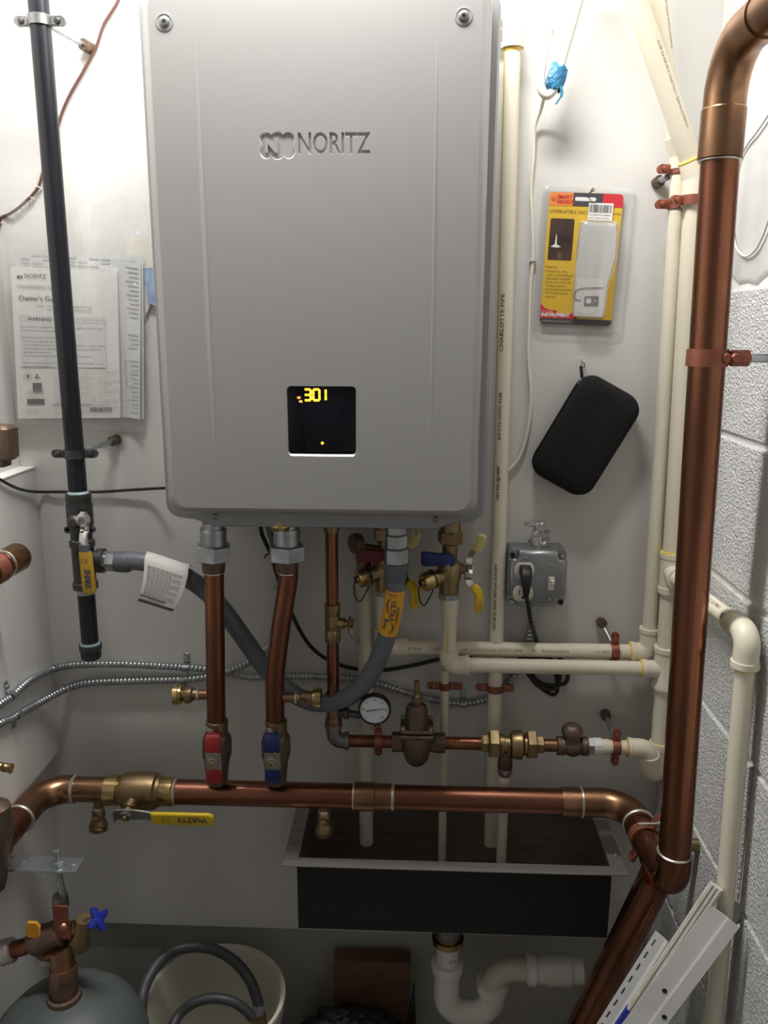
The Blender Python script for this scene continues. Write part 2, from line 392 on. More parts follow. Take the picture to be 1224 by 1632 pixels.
for v in mb.v: v.y = YF+DEP+.0002 if v.y > YF else YF-.0001
part('emblem_letter', mb, 'cover', wh, 'raised N inside the emblem')
o = P(473, 244.5, YF); wT = (P(588, 244, YF)-P(473, 244, YF)).length
mb = MB(); mb.text('NORITZ', .0345, lambda x, y, z: o+XA*x*.90+ZA*y-YA*z, 1.0, bold=.0006, res=3)
E_ = MB(); E_.text('NORITZ', .0345, lambda x, y, z: o+XA*x*.90+ZA*y, bold=.0006, res=3)
xs = [v.x for v in E_.v]; sc = wT/(max(xs)-min(xs)); x0 = min(xs)
def textmesh(off):
    cu = bpy.data.curves.new('t', 'FONT'); cu.body = 'NORITZ'; cu.size = .0345; cu.offset = off; cu.resolution_u = 3; cu.extrude = .001
    ob = bpy.data.objects.new('t', cu); me = bpy.data.meshes.new_from_object(ob); r = [v.co.copy() for v in me.vertices], [tuple(p_.vertices) for p_ in me.polygons]
    bpy.data.objects.remove(ob); bpy.data.curves.remove(cu); return r
def textsolid(y0, y1, grow=.0009):
    import bmesh
    va, fa_ = textmesh(.0001); bm = bmesh.new(); vs = [bm.verts.new(v) for v in va]
    for f_ in fa_:
        try: bm.faces.new([vs[i] for i in f_])
        except ValueError: pass
    bmesh.ops.remove_doubles(bm, verts=bm.verts, dist=1e-6); bmesh.ops.recalc_face_normals(bm, faces=bm.faces)
    sh = {}
    for v in bm.verts:
        ns = [f_.normal for f_ in v.link_faces if abs(f_.normal.z) < .5]
        if v.co.z > 0 and ns:
            n_ = sum(ns, Vector()); n_.z = 0
            if n_.length > 1e-6:
                n_.normalize(); k_ = min(f_.dot(n_) for f_ in ns); sh[v] = n_*grow/max(.55, k_)
    for v, d_ in sh.items(): v.co += d_
    m_ = MB(); bm.verts.index_update()
    for v in bm.verts: m_.v.append(V(x0+((o.x+v.co.x*.90)-x0)*sc, y0 if v.co.z > 0 else y1, o.z+v.co.y))
    m_.f = [tuple(v.index for v in f_.verts) for f_ in bm.faces]; bm.free(); return m_
def clean(m_):
    import bmesh
    bm = bmesh.new(); vs = [bm.verts.new(v) for v in m_.v]
    for f_ in m_.f:
        try: bm.faces.new([vs[i] for i in f_])
        except ValueError: pass
    bmesh.ops.remove_doubles(bm, verts=bm.verts, dist=1e-6); r = MB(); bm.verts.index_update(); bm.verts.ensure_lookup_table()
    r.v = [v.co.copy() for v in bm.verts]; r.f = [tuple(v.index for v in f_.verts) for f_ in bm.faces]; bm.free(); return r
cutter(clean(textsolid(YF-.0004, YF+DEP)))
part('lettering', clean(textsolid(YF+DEP-.0001, YF+DEP+.0004, 0)), 'cover', wh, 'sunken NORITZ lettering')
da, db = P(457.5, 616, YF), P(567, 724, YF); dcx, dcz, dw, dh = (da.x+db.x)/2, (da.z+db.z)/2, db.x-da.x, da.z-db.z
def dlay(y, w_, h_, r_, dz_=0): return [V(dcx+x, y, dcz+z+dz_) for x, z in rrect(w_, h_, r_)]
cutter(MB().ring_strip([dlay(YF-.002, dw+.004, dh+.0065, .007, -.0014), dlay(YF, dw+.0022, dh+.0040, .0065, -.0012), dlay(YF+.0030, dw, dh, .0052)]))
for k_ in cutters:
    md = cov.modifiers.new('b', 'BOOLEAN'); md.operation = 'DIFFERENCE'; md.object = k_; md.solver = 'EXACT'; md.use_self = True
dg = bpy.context.evaluated_depsgraph_get(); dg.update()
nm = bpy.data.meshes.new_from_object(cov.evaluated_get(dg)); cov.modifiers.clear()
if len(nm.polygons) > 60:
    nm.set_sharp_from_angle(angle=math.radians(35))
    for p_ in nm.polygons:
        if p_.normal.y < -.9995: p_.use_smooth = False
    nm.materials.clear(); nm.materials.append(MT['cover']); cov.data = nm
print('cover polys', len(nm.polygons))
for k_ in cutters: bpy.data.objects.remove(k_)
for (px, py) in ((262, 35), (739, 26)):
    p = P(px, py, YF)
    s = part('screw_recess', MB().turn([(p+V(0, .002, 0), .0105), (p-V(0, .0006, 0), .0105), (p-V(0, .0008, 0), .0094), (p+V(0, .0012, 0), .0078), (p+V(0, .0016, 0), .0001)], 28), 'cover_lip', wh)
    part('screw', MB().turn([(p+V(0, .002, 0), .0066), (p-V(0, .0016, 0), .0062), (p-V(0, .0026, 0), .0045), (p-V(0, .0026, 0), .0022), (p-V(0, .0012, 0), .0020), (p-V(0, .0012, 0), .0001)], 20), 'galv_dark', s)
for (px, py) in ((343, 823), (694, 828)):
    p = P(px, py, -.186); q = part('screw', MB().turn([(p+V(0, .003, 0), .0048), (p-V(0, .0008, 0), .0046), (p-V(0, .0022, 0), .0028), (p-V(0, .0022, 0), .0014), (p-V(0, .001, 0), .0012)], 16), 'galv_dark', wh)
# display
a = P(457.5, 616, YF); b = P(567, 724, YF); cx, cz = (a.x+b.x)/2, (a.z+b.z)/2; w, h = b.x-a.x, a.z-b.z
def rl2(w, h, r, y, dz=0): return [V(cx+x, y, cz+z+dz) for x, z in rrect(w, h, r)]
disp = part('display', loft(MB(), [rl2(w, h, .005, YF+.0042), rl2(w, h, .005, YF+.0022), rl2(w-.0006, h-.0006, .0048, YF+.0020)]), 'glass_black', wh, 'black glass control panel with amber digits')
def seg7(mb, ox, oz, s, segs, slant=.0):
    w, h, t = s*.56, s, s*.2
    S_ = {'a': (0, h/2, 1), 'g': (0, 0, 1), 'd': (0, -h/2, 1), 'f': (-w/2, h/4, 0), 'b': (w/2, h/4, 0), 'e': (-w/2, -h/4, 0), 'c': (w/2, -h/4, 0)}
    for k in segs:
        x, z, hor = S_[k]; mb.box((ox+x, YF+.0019, oz+z), ((w*.95, .0004, t) if hor else (t, .0004, h*.46)), bev=.0001)
mb = MB()
for px, sg in ((490, 'abgcd'), (504, 'abcdef'), (514, 'bc')):
    p = P(px, 629.5, YF); seg7(mb, p.x, p.z, .0145, sg)
part('digits', mb, 'amber', disp, 'glowing amber digits 301')
mb = MB()
for px, py in ((476, 634), (479, 640)):
    p = P(px, py, YF); mb.box((p.x, YF+.0019, p.z), (.0045, .0004, .003), bev=.0001)
part('flame_icon', mb, 'amber_dim', disp, 'small glowing orange icon')
p = P(513.5, 706.5, YF); part('indicator_light', MB().turn([(p+V(0, .0022, 0), .0021), (p+V(0, .0018, 0), .0019), (p+V(0, .0017, 0), .0001)], 14), 'amber', disp, 'small glowing amber dot')
# fittings that belong to the underside
p = P(447, 834, -.17); part('brass_drain_plug', MB().turn([(V(p.x, p.y, p.z+.02), .014), (V(p.x, p.y, p.z-.004), .016), (V(p.x, p.y, p.z-.010), .012), (V(p.x, p.y, p.z-.011), .004)], 20), 'brass_bright', wh, 'brass plug between the two copper risers')
for px in (662, 676):
    p = P(px, 846, -.13); part('wire_clip', MB().tube(cr([p+V(-.004, 0, .02), p+V(-.004, 0, 0), p+V(.001, 0, -.006), p+V(.006, 0, 0), p+V(.006, 0, .02)]), .0011, 8), 'galv_dark', wh)
    break

# ============================================================ UNDER THE HEATER: TWO COPPER RISERS
RY = -.13
def riser(name_lab, path, nutpx, topy, grp):
    t = thing('copper_riser', name_lab, 'copper pipe', P(*path[-1][:2], RY), grp)
    pts = [P(x, y, RY) for x, y in path]
    part('pipe', MB().tube(cr(pts, 5) if len(pts) > 2 else [pts[0].lerp(pts[1], i/6) for i in range(7)], .0150, 28), 'copper', t)
    x = nutpx
    part('union_collar', MB().turn(TP(RY, [(x, 832, .0165), (x, 842, .0165), (x, 842, .0195), (x, 846, .0205), (x, 851, .0195), (x, 856, .0200), (x, 872, .0200), (x, 872, .018)]), 30), 'galv', t, 'bright threaded steel collar')
    part('union_nut', MB().hexn(P(x, 867, RY), P(x, 893, RY), .0285, .25), 'galv', t, 'large galvanized hex nut')
    part('union_tailpiece', MB().turn(TP(RY, [(x, 890, .0175), (x, 905, .0178), (x+.5, 911, .0168), (x+.5, 911, .015)]), 28), 'bronze', t)
    d = pts[1]-pts[0]
    part('solder_ring', sring(P(x+.5, 912, RY), d, .0152), 'solder', t)
    q = pts[-1]
    part('solder_ring', MB().turn([(q+V(0, 0, .006), .0152), (q+V(0, 0, .004), .0172), (q-V(0, 0, .003), .0176), (q-V(0, 0, .004), .015)], 28), 'solder', t)
    return t
riser('straight vertical copper pipe with galvanized union, left one under the heater', [(341, 900), (345, 1158)], 340, 838, 'copper risers under the heater')
riser('slightly bent vertical copper pipe with galvanized union, right one under the heater', [(460, 895), (459, 925), (453, 965), (447, 1005), (442, 1045), (438, 1090), (439, 1158)], 457, 838, 'copper risers under the heater')

def drain_valve(label, px, py, px2, Y, d):
    """small brass drain, horizontal, from the riser side (px2) outwards (px); d=+1 cap on the right"""
    t = thing('drain_valve', label, 'valve', P((px+px2)/2, py, Y), 'small brass drain valves')
    def q(x, r): return (P(x, py, Y), r)
    a = px2; L = (px-px2)
    part('nipple', MB().turn([q(a, .0078), q(a+L*.32, .0078), q(a+L*.32, .005)], 20), 'copper_fit', t)
    part('solder_ring', MB().turn([q(a+L*.28, .0080), q(a+L*.31, .0096), q(a+L*.36, .0092), q(a+L*.36, .008)], 20), 'solder', t)
    part('body', MB().turn([q(a+L*.34, .0086), q(a+L*.45, .0092), q(a+L*.50, .0118), q(a+L*.64, .0124), q(a+L*.70, .0105), q(a+L*.80, .010)], 20), 'brass', t)
    p = P(a+L*.55, py, Y)
    part('stem', MB().turn([(p+V(0, 0, 0), .0065), (p+V(0, -.017, -.002), .0062), (p+V(0, -.018, -.002), .004)], 14), 'brass', t)
    part('cap', MB().turn([q(a+L*.76, .0100), q(a+L*.78, .0140), q(a+L*.86, .0146), q(a+L*.87, .0162), q(a+L*1.0, .0160), q(a+L*1.0, .011)], 26), 'brass_bright', t, 'knurled brass cap')
    return t
drain_valve('small brass drain valve on the left side of the straight copper riser', 278, 1107, 334, RY, -1)
drain_valve('small brass drain valve on the right side of the bent copper riser', 512, 1112, 452, RY, 1)
def drain_down(label, px, y0, y1, Y):
    t = thing('drain_valve', label, 'valve', P(px, y1, Y), 'small brass drain valves')
    def q(f, r): return (P(px, y0+(y1-y0)*f, Y), r)
    part('nipple', MB().turn([q(0, .0078), q(.3, .0078), q(.3, .006)], 20), 'copper_fit', t)
    part('solder_ring', MB().turn([q(.27, .0080), q(.30, .0095), q(.36, .0092)], 20), 'solder', t)
    part('body', MB().turn([q(.34, .0080), q(.42, .0108), q(.55, .0112), q(.62, .0095), q(.72, .0100)], 20), 'brass', t)
    p = P(px, y0+(y1-y0)*.5, Y); part('stem', MB().turn([(p, .006), (p+V(0, -.017, 0), .0058), (p+V(0, -.018, 0), .0035)], 14), 'brass', t)
    part('cap', MB().turn([q(.66, .0100), q(.78, .0140), q(.84, .0146), q(.85, .0156), q(.97, .0156), q(1, .0125)], 26), 'brass', t)
    return t
drain_down('small brass drain valve hanging below the header pipe beside the yellow lever', 157, 1272, 1322, -.12)
drain_down('small brass drain valve hanging from the header pipe above the sink', 517, 1276, 1330, -.12)

def color_valve(label, px, m, y0=1158):
    Y = RY; t = thing('ball_valve', label, 'valve', P(px, 1250, Y), 'coloured ball valves on the risers')
    bx = px+5
    part('body', MB().turn(TP(Y, [(bx, 1158, .0175), (bx, 1168, .0178), (bx, 1172, .0215), (bx, 1180, .0235), (bx, 1203, .0235), (bx, 1210, .0205), (bx, 1228, .0185), (bx, 1246, .0172)]), 10, .5), 'bronze', t)
    part('neck', MB().turn(TP(Y, [(bx, 1166, .0172), (bx, 1148, .0176), (bx, 1147, .016)]), 24), 'brass', t)
    p = P(px+2, 1212, Y-.02)
    part('stem', MB().turn([(p+V(0, .02, 0), .009), (p+V(0, -.006, 0), .009), (p+V(0, -.006, 0), .006)], 18), 'brass', t)
    zt, zb = P(px, 1173, Y-.032).z, P(px, 1253, Y-.032).z; xm = P(px-1, 1213, Y-.032).x; yh = Y-.031; w = .0248
    z1, z2 = P(px, 1199, Y-.032).z, P(px, 1227, Y-.032).z
    h = part('handle', MB().box((xm, yh, (z1+z2)/2), (w, .0028, (z1-z2)+.008), bev=.0006), 'steel_lever', t, 'bare metal middle of the handle')
    # vinyl ends, bent back slightly, rounded
    for (za, zb2, s) in ((z1, zt, 1), (z2, zb, -1)):
        mb = MB(); rings = []
        for k, (f, ww, dy) in enumerate(((0, .96, 0), (.04, 1, 0), (.55, 1.02, -.001), (.85, 1.02, .003), (.97, .92, .006), (1, .7, .008))):
            z = za+(zb2-za)*f; q = w*ww; th = .0068 if f < .9 else .0045
            rings.append([V(xm+x, yh+dy+y, z) for x, y in rrect(q, th, .0021, 3)])
        part('grip', mb.ring_strip(rings), m, h, smooth=50)
    p = V(xm, yh-.0012, P(px, 1214, Y-.034).z)
    n = part('nut', MB().hexn(p, p+V(0, -.005, 0), .0078, .5), 'steel_lever', h)
    part('stem_end', MB().turn([(p, .0042), (p+V(0, -.0095, 0), .0042), (p+V(0, -.0105, 0), .003)], 14), 'brass_bright', h)
    q = V(xm+.0062, yh-.001, P(px, 1200, Y-.034).z)
    part('stop_pin', MB().turn([(q, .0028), (q+V(0, -.006, 0), .0026), (q+V(0, -.007, 0), .0016)], 12), 'brass_bright', h)
    return t
color_valve('ball valve with red butterfly handle where the left riser meets the header', 341, 'red')
color_valve('ball valve with dark blue butterfly handle where the bent riser meets the header', 435, 'blue')

# ============================================================ MAIN HEADER
HY = -.12; HR = .0205
hd = thing('header_pipe', 'long horizontal copper pipe crossing low behind both risers, elbowed at both ends', 'copper pipe', P(600, 1265, HY))
A = P(262, 1262.5, HY); B = P(566, 1263, HY); zc = .648
def H(px): p = P(px, 1264, HY); return V(p.x, HY, zc)
part('pipe', MB().tube([H(255).lerp(H(575), i/10) for i in range(11)], HR, 32), 'copper_h', hd)
part('pipe', MB().tube([H(615).lerp(H(905), i/10) for i in range(11)], HR, 32), 'copper_h', hd)
part('coupling', MB().turn([(H(565), HR+.0005), (H(566), HR+.0028), (H(597), HR+.0028), (H(598), HR+.0010), (H(624), HR+.0010), (H(625), HR+.0002)], 32), 'copper_fit', hd)
part('solder_ring', sring(H(564), XA, HR+.0004, .004), 'solder', hd)
part('solder_ring', sring(H(626), XA, HR+.0004, .006), 'solder', hd)
xr = .354
pth = fil([H(895), V(xr, HY, zc), V(xr, -.185, zc)], .047, 12)
part('elbow', MB().tube(pth, [HR+.0028]+[HR+.0026]*(len(pth)-2)+[HR+.0028], 32), 'copper_fit', hd)
part('solder_ring', sring(H(927), XA, HR+.0030, .004), 'solder', hd)
part('solder_ring', sring(V(xr, -.176, zc), YA, HR+.0030, .005), 'solder', hd)
part('pipe', MB().tube([V(xr, -.17, zc), V(xr, -.20, zc), V(xr, -.262, zc)], HR, 32), 'copper_h', hd)
# left end
xl = P(70, 1254, HY).x
part('pipe', MB().tube([H(118), H(150), H(180)], HR, 32), 'copper_fit', hd)
pth = fil([H(122), V(xl, HY, zc), V(xl, -.205, zc)], .048, 12)
part('elbow', MB().tube(pth, HR+.0026, 32), 'copper_fit', hd)
part('solder_ring', sring(H(120), XA, HR+.0026, .005), 'solder', hd)
part('pipe', MB().tube([V(xl, -.195, zc), V(xl, -.235, zc), V(xl, -.29, zc)], HR, 32), 'copper', hd)
part('solder_ring', sring(V(xl, -.207, zc), YA, HR+.0028, .005), 'solder', hd)
# big vertical
VB = V(.3615, -.32, .690); VT = V(.339, -.32, 1.615)
vt = thing('vertical_copper_pipe', 'thick vertical copper pipe along the block wall with elbows at top and bottom', 'copper pipe', (.36, -.32, .60))
VR = .0212
part('pipe', MB().tube([VB.lerp(VT, i/20) for i in range(21)], VR, 36), 'copper', vt)
p1 = VB+V(0, 0, -.045)
pth = fil([VB+V(0, 0, .008), V(.3615, -.32, zc), V(.3590, -.255, zc)], .030, 12)
part('elbow', MB().tube(pth, [VR+.0022]*(len(pth)-1)+[HR+.003], 36), 'copper', vt)
part('solder_ring', sring(VB+V(0, 0, .010), ZA, VR+.0012, .004), 'solder', vt)
tz = 1.700
part('coupling', MB().turn([(VT+V(0, 0, -.03), VR), (VT+V(0, 0, -.029), VR+.003), (VT+V(0, 0, .022), VR+.003), (VT+V(0, 0, .024), VR+.0015)], 36), 'copper_fit', vt)
part('solder_ring', sring(VT+V(0, 0, -.031), ZA, VR+.0008, .003), 'solder', vt)
pth = fil([VT+V(0, 0, .015), V(VT.x, -.32, tz), V(VT.x+.012, -.62, tz+.01)], .055, 14)
part('elbow', MB().tube(pth[:-1]+[V(VT.x+.0035, -.41, tz+.003)], VR+.0018, 36), 'copper_fit', vt)
part('pipe', MB().tube([V(VT.x+.003, -.40, tz+.003), V(VT.x+.012, -.70, tz+.01), V(VT.x+.02, -1.0, tz+.02)], VR, 36), 'copper_fit', vt)
# diagonal copper pipe falling to the lower left behind the sink corner
single('diagonal_copper_pipe', MB().tube([V(.352, -.283, .634).lerp(P(931, 1632, -.215), i/8*1.75) for i in range(9)], .0235, 32), 'copper', 'dull copper pipe slanting down to the left from behind the bottom elbow', 'copper pipe')

# main valve
t = thing('brass_ball_valve', 'large brass ball valve with yellow lever in the left part of the header pipe', 'valve', H(222))
def HH(px, r): return (H(px), r)
part('socket', MB().turn([HH(170, HR+.001), HH(171, HR+.0045), HH(190, HR+.0045), HH(191, HR+.002), HH(199, HR+.002)], 32), 'brass_bright', t)
part('body', MB().turn([HH(189, .0225), HH(190, .0235), HH(196, .0245), HH(199, .0290), HH(206, .0305), HH(222, .0315), HH(240, .0312), HH(249, .0300), HH(252, .026), HH(257, .0255), HH(258, .022)], 12, .5), 'brass', t, smooth=40)
part('socket', MB().turn([HH(252, HR+.002), HH(255, HR+.0035), HH(277, HR+.0030), HH(279, HR+.001)], 32), 'brass_bright', t)
part('solder_ring', sring(H(280), XA, HR+.0008, .006), 'solder', t)
mb = MB(); q = V(H(232).x, HY-.0315, zc+.004); mb.text('FS', .011, flat(q, XA, ZA, -YA), .0004); part('lettering', mb, 'brass', t, 'raised letters cast on the body')
sd = V(-.06, -.95, -.24).normalized(); sc0 = V(H(220).x, HY, zc)
part('stem', MB().turn([(sc0, .0125), (sc0+sd*.042, .0125), (sc0+sd*.043, .009), (sc0+sd*.052, .009)], 20), 'brass', t)
LX = XA; LU = sd.cross(LX).normalized()
if LU.z < 0: LU = -LU
hb = sc0+sd*.050
mb = MB(); prof = [(-.022, .010, -.010), (-.018, .010, -.002), (-.006, .010, 0), (.012, .010, 0), (.030, .0085, -.001), (.052, .008, -.007), (.070, .0075, -.007)]
rings = []
for x, hw, v in prof: rings.append([hb+LX*x+LU*(v+hw)+sd*.0016, hb+LX*x+LU*(v+hw)-sd*.0014, hb+LX*x+LU*(v-hw)-sd*.0014, hb+LX*x+LU*(v-hw)+sd*.0016])
hnd = part('lever', mb.ring_strip(rings), 'steel_lever', t)
c1 = V(H(222).x, 0, 0).x
mb = MB(); rings = []
gx0 = P(243, 1305, -.165).x-hb.x; gx1 = P(341, 1305, -.165).x-hb.x
for f, k in ((0, .9), (.02, 1), (.93, 1.05), (.98, .85), (1, .6)):
    x = gx0+(gx1-gx0)*f; rings.append([hb+LX*x+LU*(-.007+b_)+sd*a_ for a_, b_ in rrect(.007, .0245*k, .003, 3)])
gr = part('grip', mb.ring_strip(rings), 'yellow', hnd, 'yellow vinyl lever grip')
mb = MB(); o = hb+LX*(gx1-.010)+LU*(-.003)+sd*.0040
mb.text('WATTS', .0125, lambda x, y, z: o-LX*x*1.12-LU*(y-.001), bold=.0004)
mb.text('600 WOG', .0042, lambda x, y, z: o-LX*(x+.012)-LU*(y-.004)*1.0)
q = hb+LX*(gx0+.019)+LU*(-.007)+sd*.0040
for dx in (0, .008):
    mb.quad(q+LX*dx+LU*.006, q+LX*(dx+.0008)+LU*.006, q+LX*(dx+.0008)-LU*.006, q+LX*dx-LU*.006)
part('lettering', mb, 'ink', gr, 'upside-down black WATTS lettering')
part('nut', MB().hexn(hb+sd*.0014, hb+sd*.007, .0095, .2), 'galv_dark', hnd)
part('stem_end', MB().turn([(hb, .0045), (hb+sd*.011, .0045), (hb+sd*.012, .003)], 14), 'brass', hnd)

# ============================================================ BLACK GAS LINE
GY = -.10; GX = -.5215
gz = lambda py: P(130, py, GY).z
g = thing('gas_pipe', 'black vertical gas pipe left of the heater, ending in a capped drip leg', 'gas pipe', (GX, GY, gz(1048)))
part('pipe', MB().tube([V(GX, GY, gz(788)), V(GX, GY, 1.5), V(GX, GY, 2.48)], .0140, 28), 'gas_black', g)
part('tee', MB().turn([(V(GX, GY, gz(862)), .015), (V(GX, GY, gz(862)), .0195), (V(GX, GY, gz(870)), .0195), (V(GX, GY, gz(872)), .0172), (V(GX, GY, gz(926)), .0172), (V(GX, GY, gz(928)), .0195), (V(GX, GY, gz(937)), .0195), (V(GX, GY, gz(937)), .015)], 28), 'iron', g)
zt = gz(893)
part('tee_branch', MB().turn([(V(GX, GY, zt), .016), (V(GX+.021, GY, zt), .016), (V(GX+.023, GY, zt), .0195), (V(GX+.033, GY, zt), .0195), (V(GX+.033, GY, zt), .012)], 28), 'iron', g)
part('drip_leg', MB().tube([V(GX, GY, gz(934)), V(GX, GY, gz(990)), V(GX, GY, gz(1032))], .0136, 28), 'gas_black', g)
part('thread', MB().turn([(V(GX, GY, gz(936)), .0138), (V(GX, GY, gz(945)), .0140), (V(GX, GY, gz(946)), .0136)], 24), 'galv', g, 'bare metal thread under the tee')
part('cap', MB().turn([(V(GX, GY, gz(1026)), .0145), (V(GX, GY, gz(1026)), .0178), (V(GX, GY, gz(1034)), .0180), (V(GX, GY, gz(1036)), .0165), (V(GX, GY, gz(1047)), .0160), (V(GX, GY, gz(1050)), .012), (V(GX, GY, gz(1051)), .001)], 28), 'iron', g, 'black iron cap')
for py, r in ((786, .0158), (863, .0150), (1026, .0158)):
    z = gz(py); part('thread_seal', MB().turn([(V(GX, GY, z+.0035), .0142), (V(GX, GY, z+.001), r), (V(GX, GY, z-.003), r), (V(GX, GY, z-.003), .0142)], 20), 'thread_tape', g, 'pale blue thread sealant')
gv = thing('gas_valve', 'black gas shutoff valve with chrome lever and mustard-yellow grip marked SHARK', 'valve', (GX, GY, gz(862)))
part('body', MB().turn([(V(GX, GY, gz(786)), .0150), (V(GX, GY, gz(786)), .0192), (V(GX, GY, gz(796)), .0194), (V(GX, GY, gz(798)), .0185), (V(GX, GY, gz(806)), .0200), (V(GX, GY, gz(835)), .0200), (V(GX, GY, gz(842)), .0170), (V(GX, GY, gz(858)), .0165), (V(GX, GY, gz(859)), .014)], 28), 'iron', gv)
for s in (-1, 1):
    q = V(GX+s*.0185, GY-.004, gz(843)); part('lug', MB().turn([(q+V(0, .004, 0), .0055), (q-V(0, .004, 0), .0055), (q-V(0, .0042, 0), .0025), (q+V(0, .0042, 0), .0024)], 16), 'iron', gv)
q = V(GX+.001, GY, gz(826)); sy = GY-.030
part('stem', MB().turn([(q, .0105), (V(q.x, GY-.026, q.z), .0105), (V(q.x, sy, q.z), .006)], 18), 'iron', gv)
hx = P(133, 828, sy-.002).x; hz = P(133, 828, sy-.002).z
hz1 = P(135, 870, sy-.006).z
mb = MB(); rings = []
for z, w, y in ((hz+.012, .008, 0), (hz+.010, .011, 0), (hz-.006, .0125, 0), (hz-.016, .0135, 0), (hz-.022, .0135, -.006), (hz-.034, .0135, -.010), (hz-.046, .0135, -.010)):
    rings.append([V(hx+.0006*(hz-z)*60*.4+x, sy+y+yy, z) for x, yy in rrect(w, .0026, .0008, 2)])
lv = part('lever', mb.ring_strip(rings), 'chrome', gv)
part('nut', MB().turn([(V(hx, sy-.001, hz), .0105), (V(hx, sy-.006, hz), .0105), (V(hx, sy-.007, hz), .0085), (V(hx, sy-.0068, hz), .0055), (V(hx, sy-.010, hz), .005), (V(hx, sy-.010, hz), .001)], 20), 'chrome', lv)
za, zb_ = P(135, 868, sy-.01).z, P(142, 945, sy-.01).z
def gy(f): return sy-.010
mb = MB(); rings = []
for f, w in ((0, .0150), (.14, .0158)): rings.append([V(hx+.0015+x, gy(f)+yy, za+(zb_-za)*f) for x, yy in rrect(w, .0085, .003, 3)])
part('grip_sleeve', mb.ring_strip(rings), 'hose_collar', lv, 'dark gray sleeve above the grip')
mb = MB(); rings = []
for f, w in ((.14, .0175), (.17, .0190), (.6, .0200), (.92, .0205), (.98, .018), (1, .012)): rings.append([V(hx+.0015+.003*f+x, gy(f)+yy, za+(zb_-za)*f) for x, yy in rrect(w, .0085, .003, 3)])
gg = part('grip', mb.ring_strip(rings), 'mustard', lv, 'mustard-yellow vinyl grip')
mb = MB(); o = V(hx+.0005, gy(0)-.0046, za+(zb_-za)*.50)
mb.text('SHARK', .0125, lambda x, y, z: o+(-ZA)*x*.80+XA*y*1.0, bold=.0008)
o2 = V(hx+.0005, gy(0)-.0046, za+(zb_-za)*.26); mb.text('600', .0055, lambda x, y, z: o2-ZA*x+XA*(y+.002)); mb.text('125', .0055, lambda x, y, z: o2-ZA*x+XA*(y-.005))
part('lettering', mb, 'ink', gg, 'black lettering running down the grip')

# clamps of the gas line
def clampring(c, axis, r, m, w=.012, ear=.014, eardir=None, par=None, nm='strap', th=.0022):
    c = Vector(c); axis = axis.normalized(); e = eardir.normalized(); s = axis.cross(e).normalized(); mb = MB(); 
    # closed band round the pipe
    n = 28; rings = []
    for j in range(n): 
        a = 2*math.pi*j/n; d = e*math.cos(a)+s*math.sin(a)
        rings.append([c+d*(r+.0002)-axis*w/2, c+d*(r+th)-axis*w/2, c+d*(r+th)+axis*w/2, c+d*(r+.0002)+axis*w/2])
    o = len(mb.v)
    for rg in rings: mb.v += rg
    for j in range(n):
        k = (j+1) % n
        for i in range(4): mb.f.append((o+j*4+i, o+j*4+(i+1) % 4, o+k*4+(i+1) % 4, o+k*4+i))
    if ear:
        for sg in (1, -1):
            q = c+e*sg*(r+ear/2+th*.6); mb.box(q, (ear, w*.98, .0062), (e, axis, e.cross(axis)), .0012)
            mb.turn([(q+e*sg*ear/2+e.cross(axis)*-.0031, w*.49), (q+e*sg*ear/2+e.cross(axis)*.0031, w*.49)], 16)
    return mb
def pipe_clamp(label, c, axis, r, m, eardir, rod=None, rod_m='galv', cap_end=None, group=None, w=.013, ear=.014, screws='copper_clad', ears=(1, -1)):
    t = thing('pipe_clamp', label, 'clamp', c, group)
    part('strap', clampring(c, axis, r, m, w, ear, eardir), m, t)
    nrm = eardir.cross(axis).normalized()
    if nrm.y > 0: nrm = -nrm
    for sg in ears:
        q = Vector(c)+eardir.normalized()*sg*(r+ear*.6+.003)+nrm*.003
        part('bolt', MB().turn([(q-nrm*.004, .0034), (q, .0046), (q+nrm*.0026, .0040), (q+nrm*.0036, .0022)], 14), screws, t)
    if rod: part('rod', MB().tube([Vector(rod[0]), Vector(rod[0]).lerp(Vector(rod[1]), .5), Vector(rod[1])], rod[2], 14), rod_m, t, 'threaded rod holding the clamp')
    if cap_end: part('rod_socket', MB().turn([(Vector(cap_end[0]), cap_end[2]), (Vector(cap_end[1]), cap_end[2]), (Vector(cap_end[1]), cap_end[2]*.6)], 18), 'bronze', t)
    return t
c = P(123, 723, GY); c.x = GX
pipe_clamp('black split clamp around the gas pipe just above its valve', c, ZA, .0140, 'iron', XA, (c+V(.004, .016, .001), c+V(.028, .098, .008), .0042), 'galv', (c+V(.025, .088, .0072), c+V(.0292, .101, .0084), .0085), screws='iron')
c = P(66, 34, GY); c.x = GX
pipe_clamp('gray split clamp near the top of the gas pipe', c, ZA, .0140, 'galv_dark', XA, (c+V(.004, .016, .0), c+V(.030, .098, -.004), .0036), 'galv', (c+V(.026, .082, -.0035), c+V(.031, .100, -.004), .0085), screws='iron')

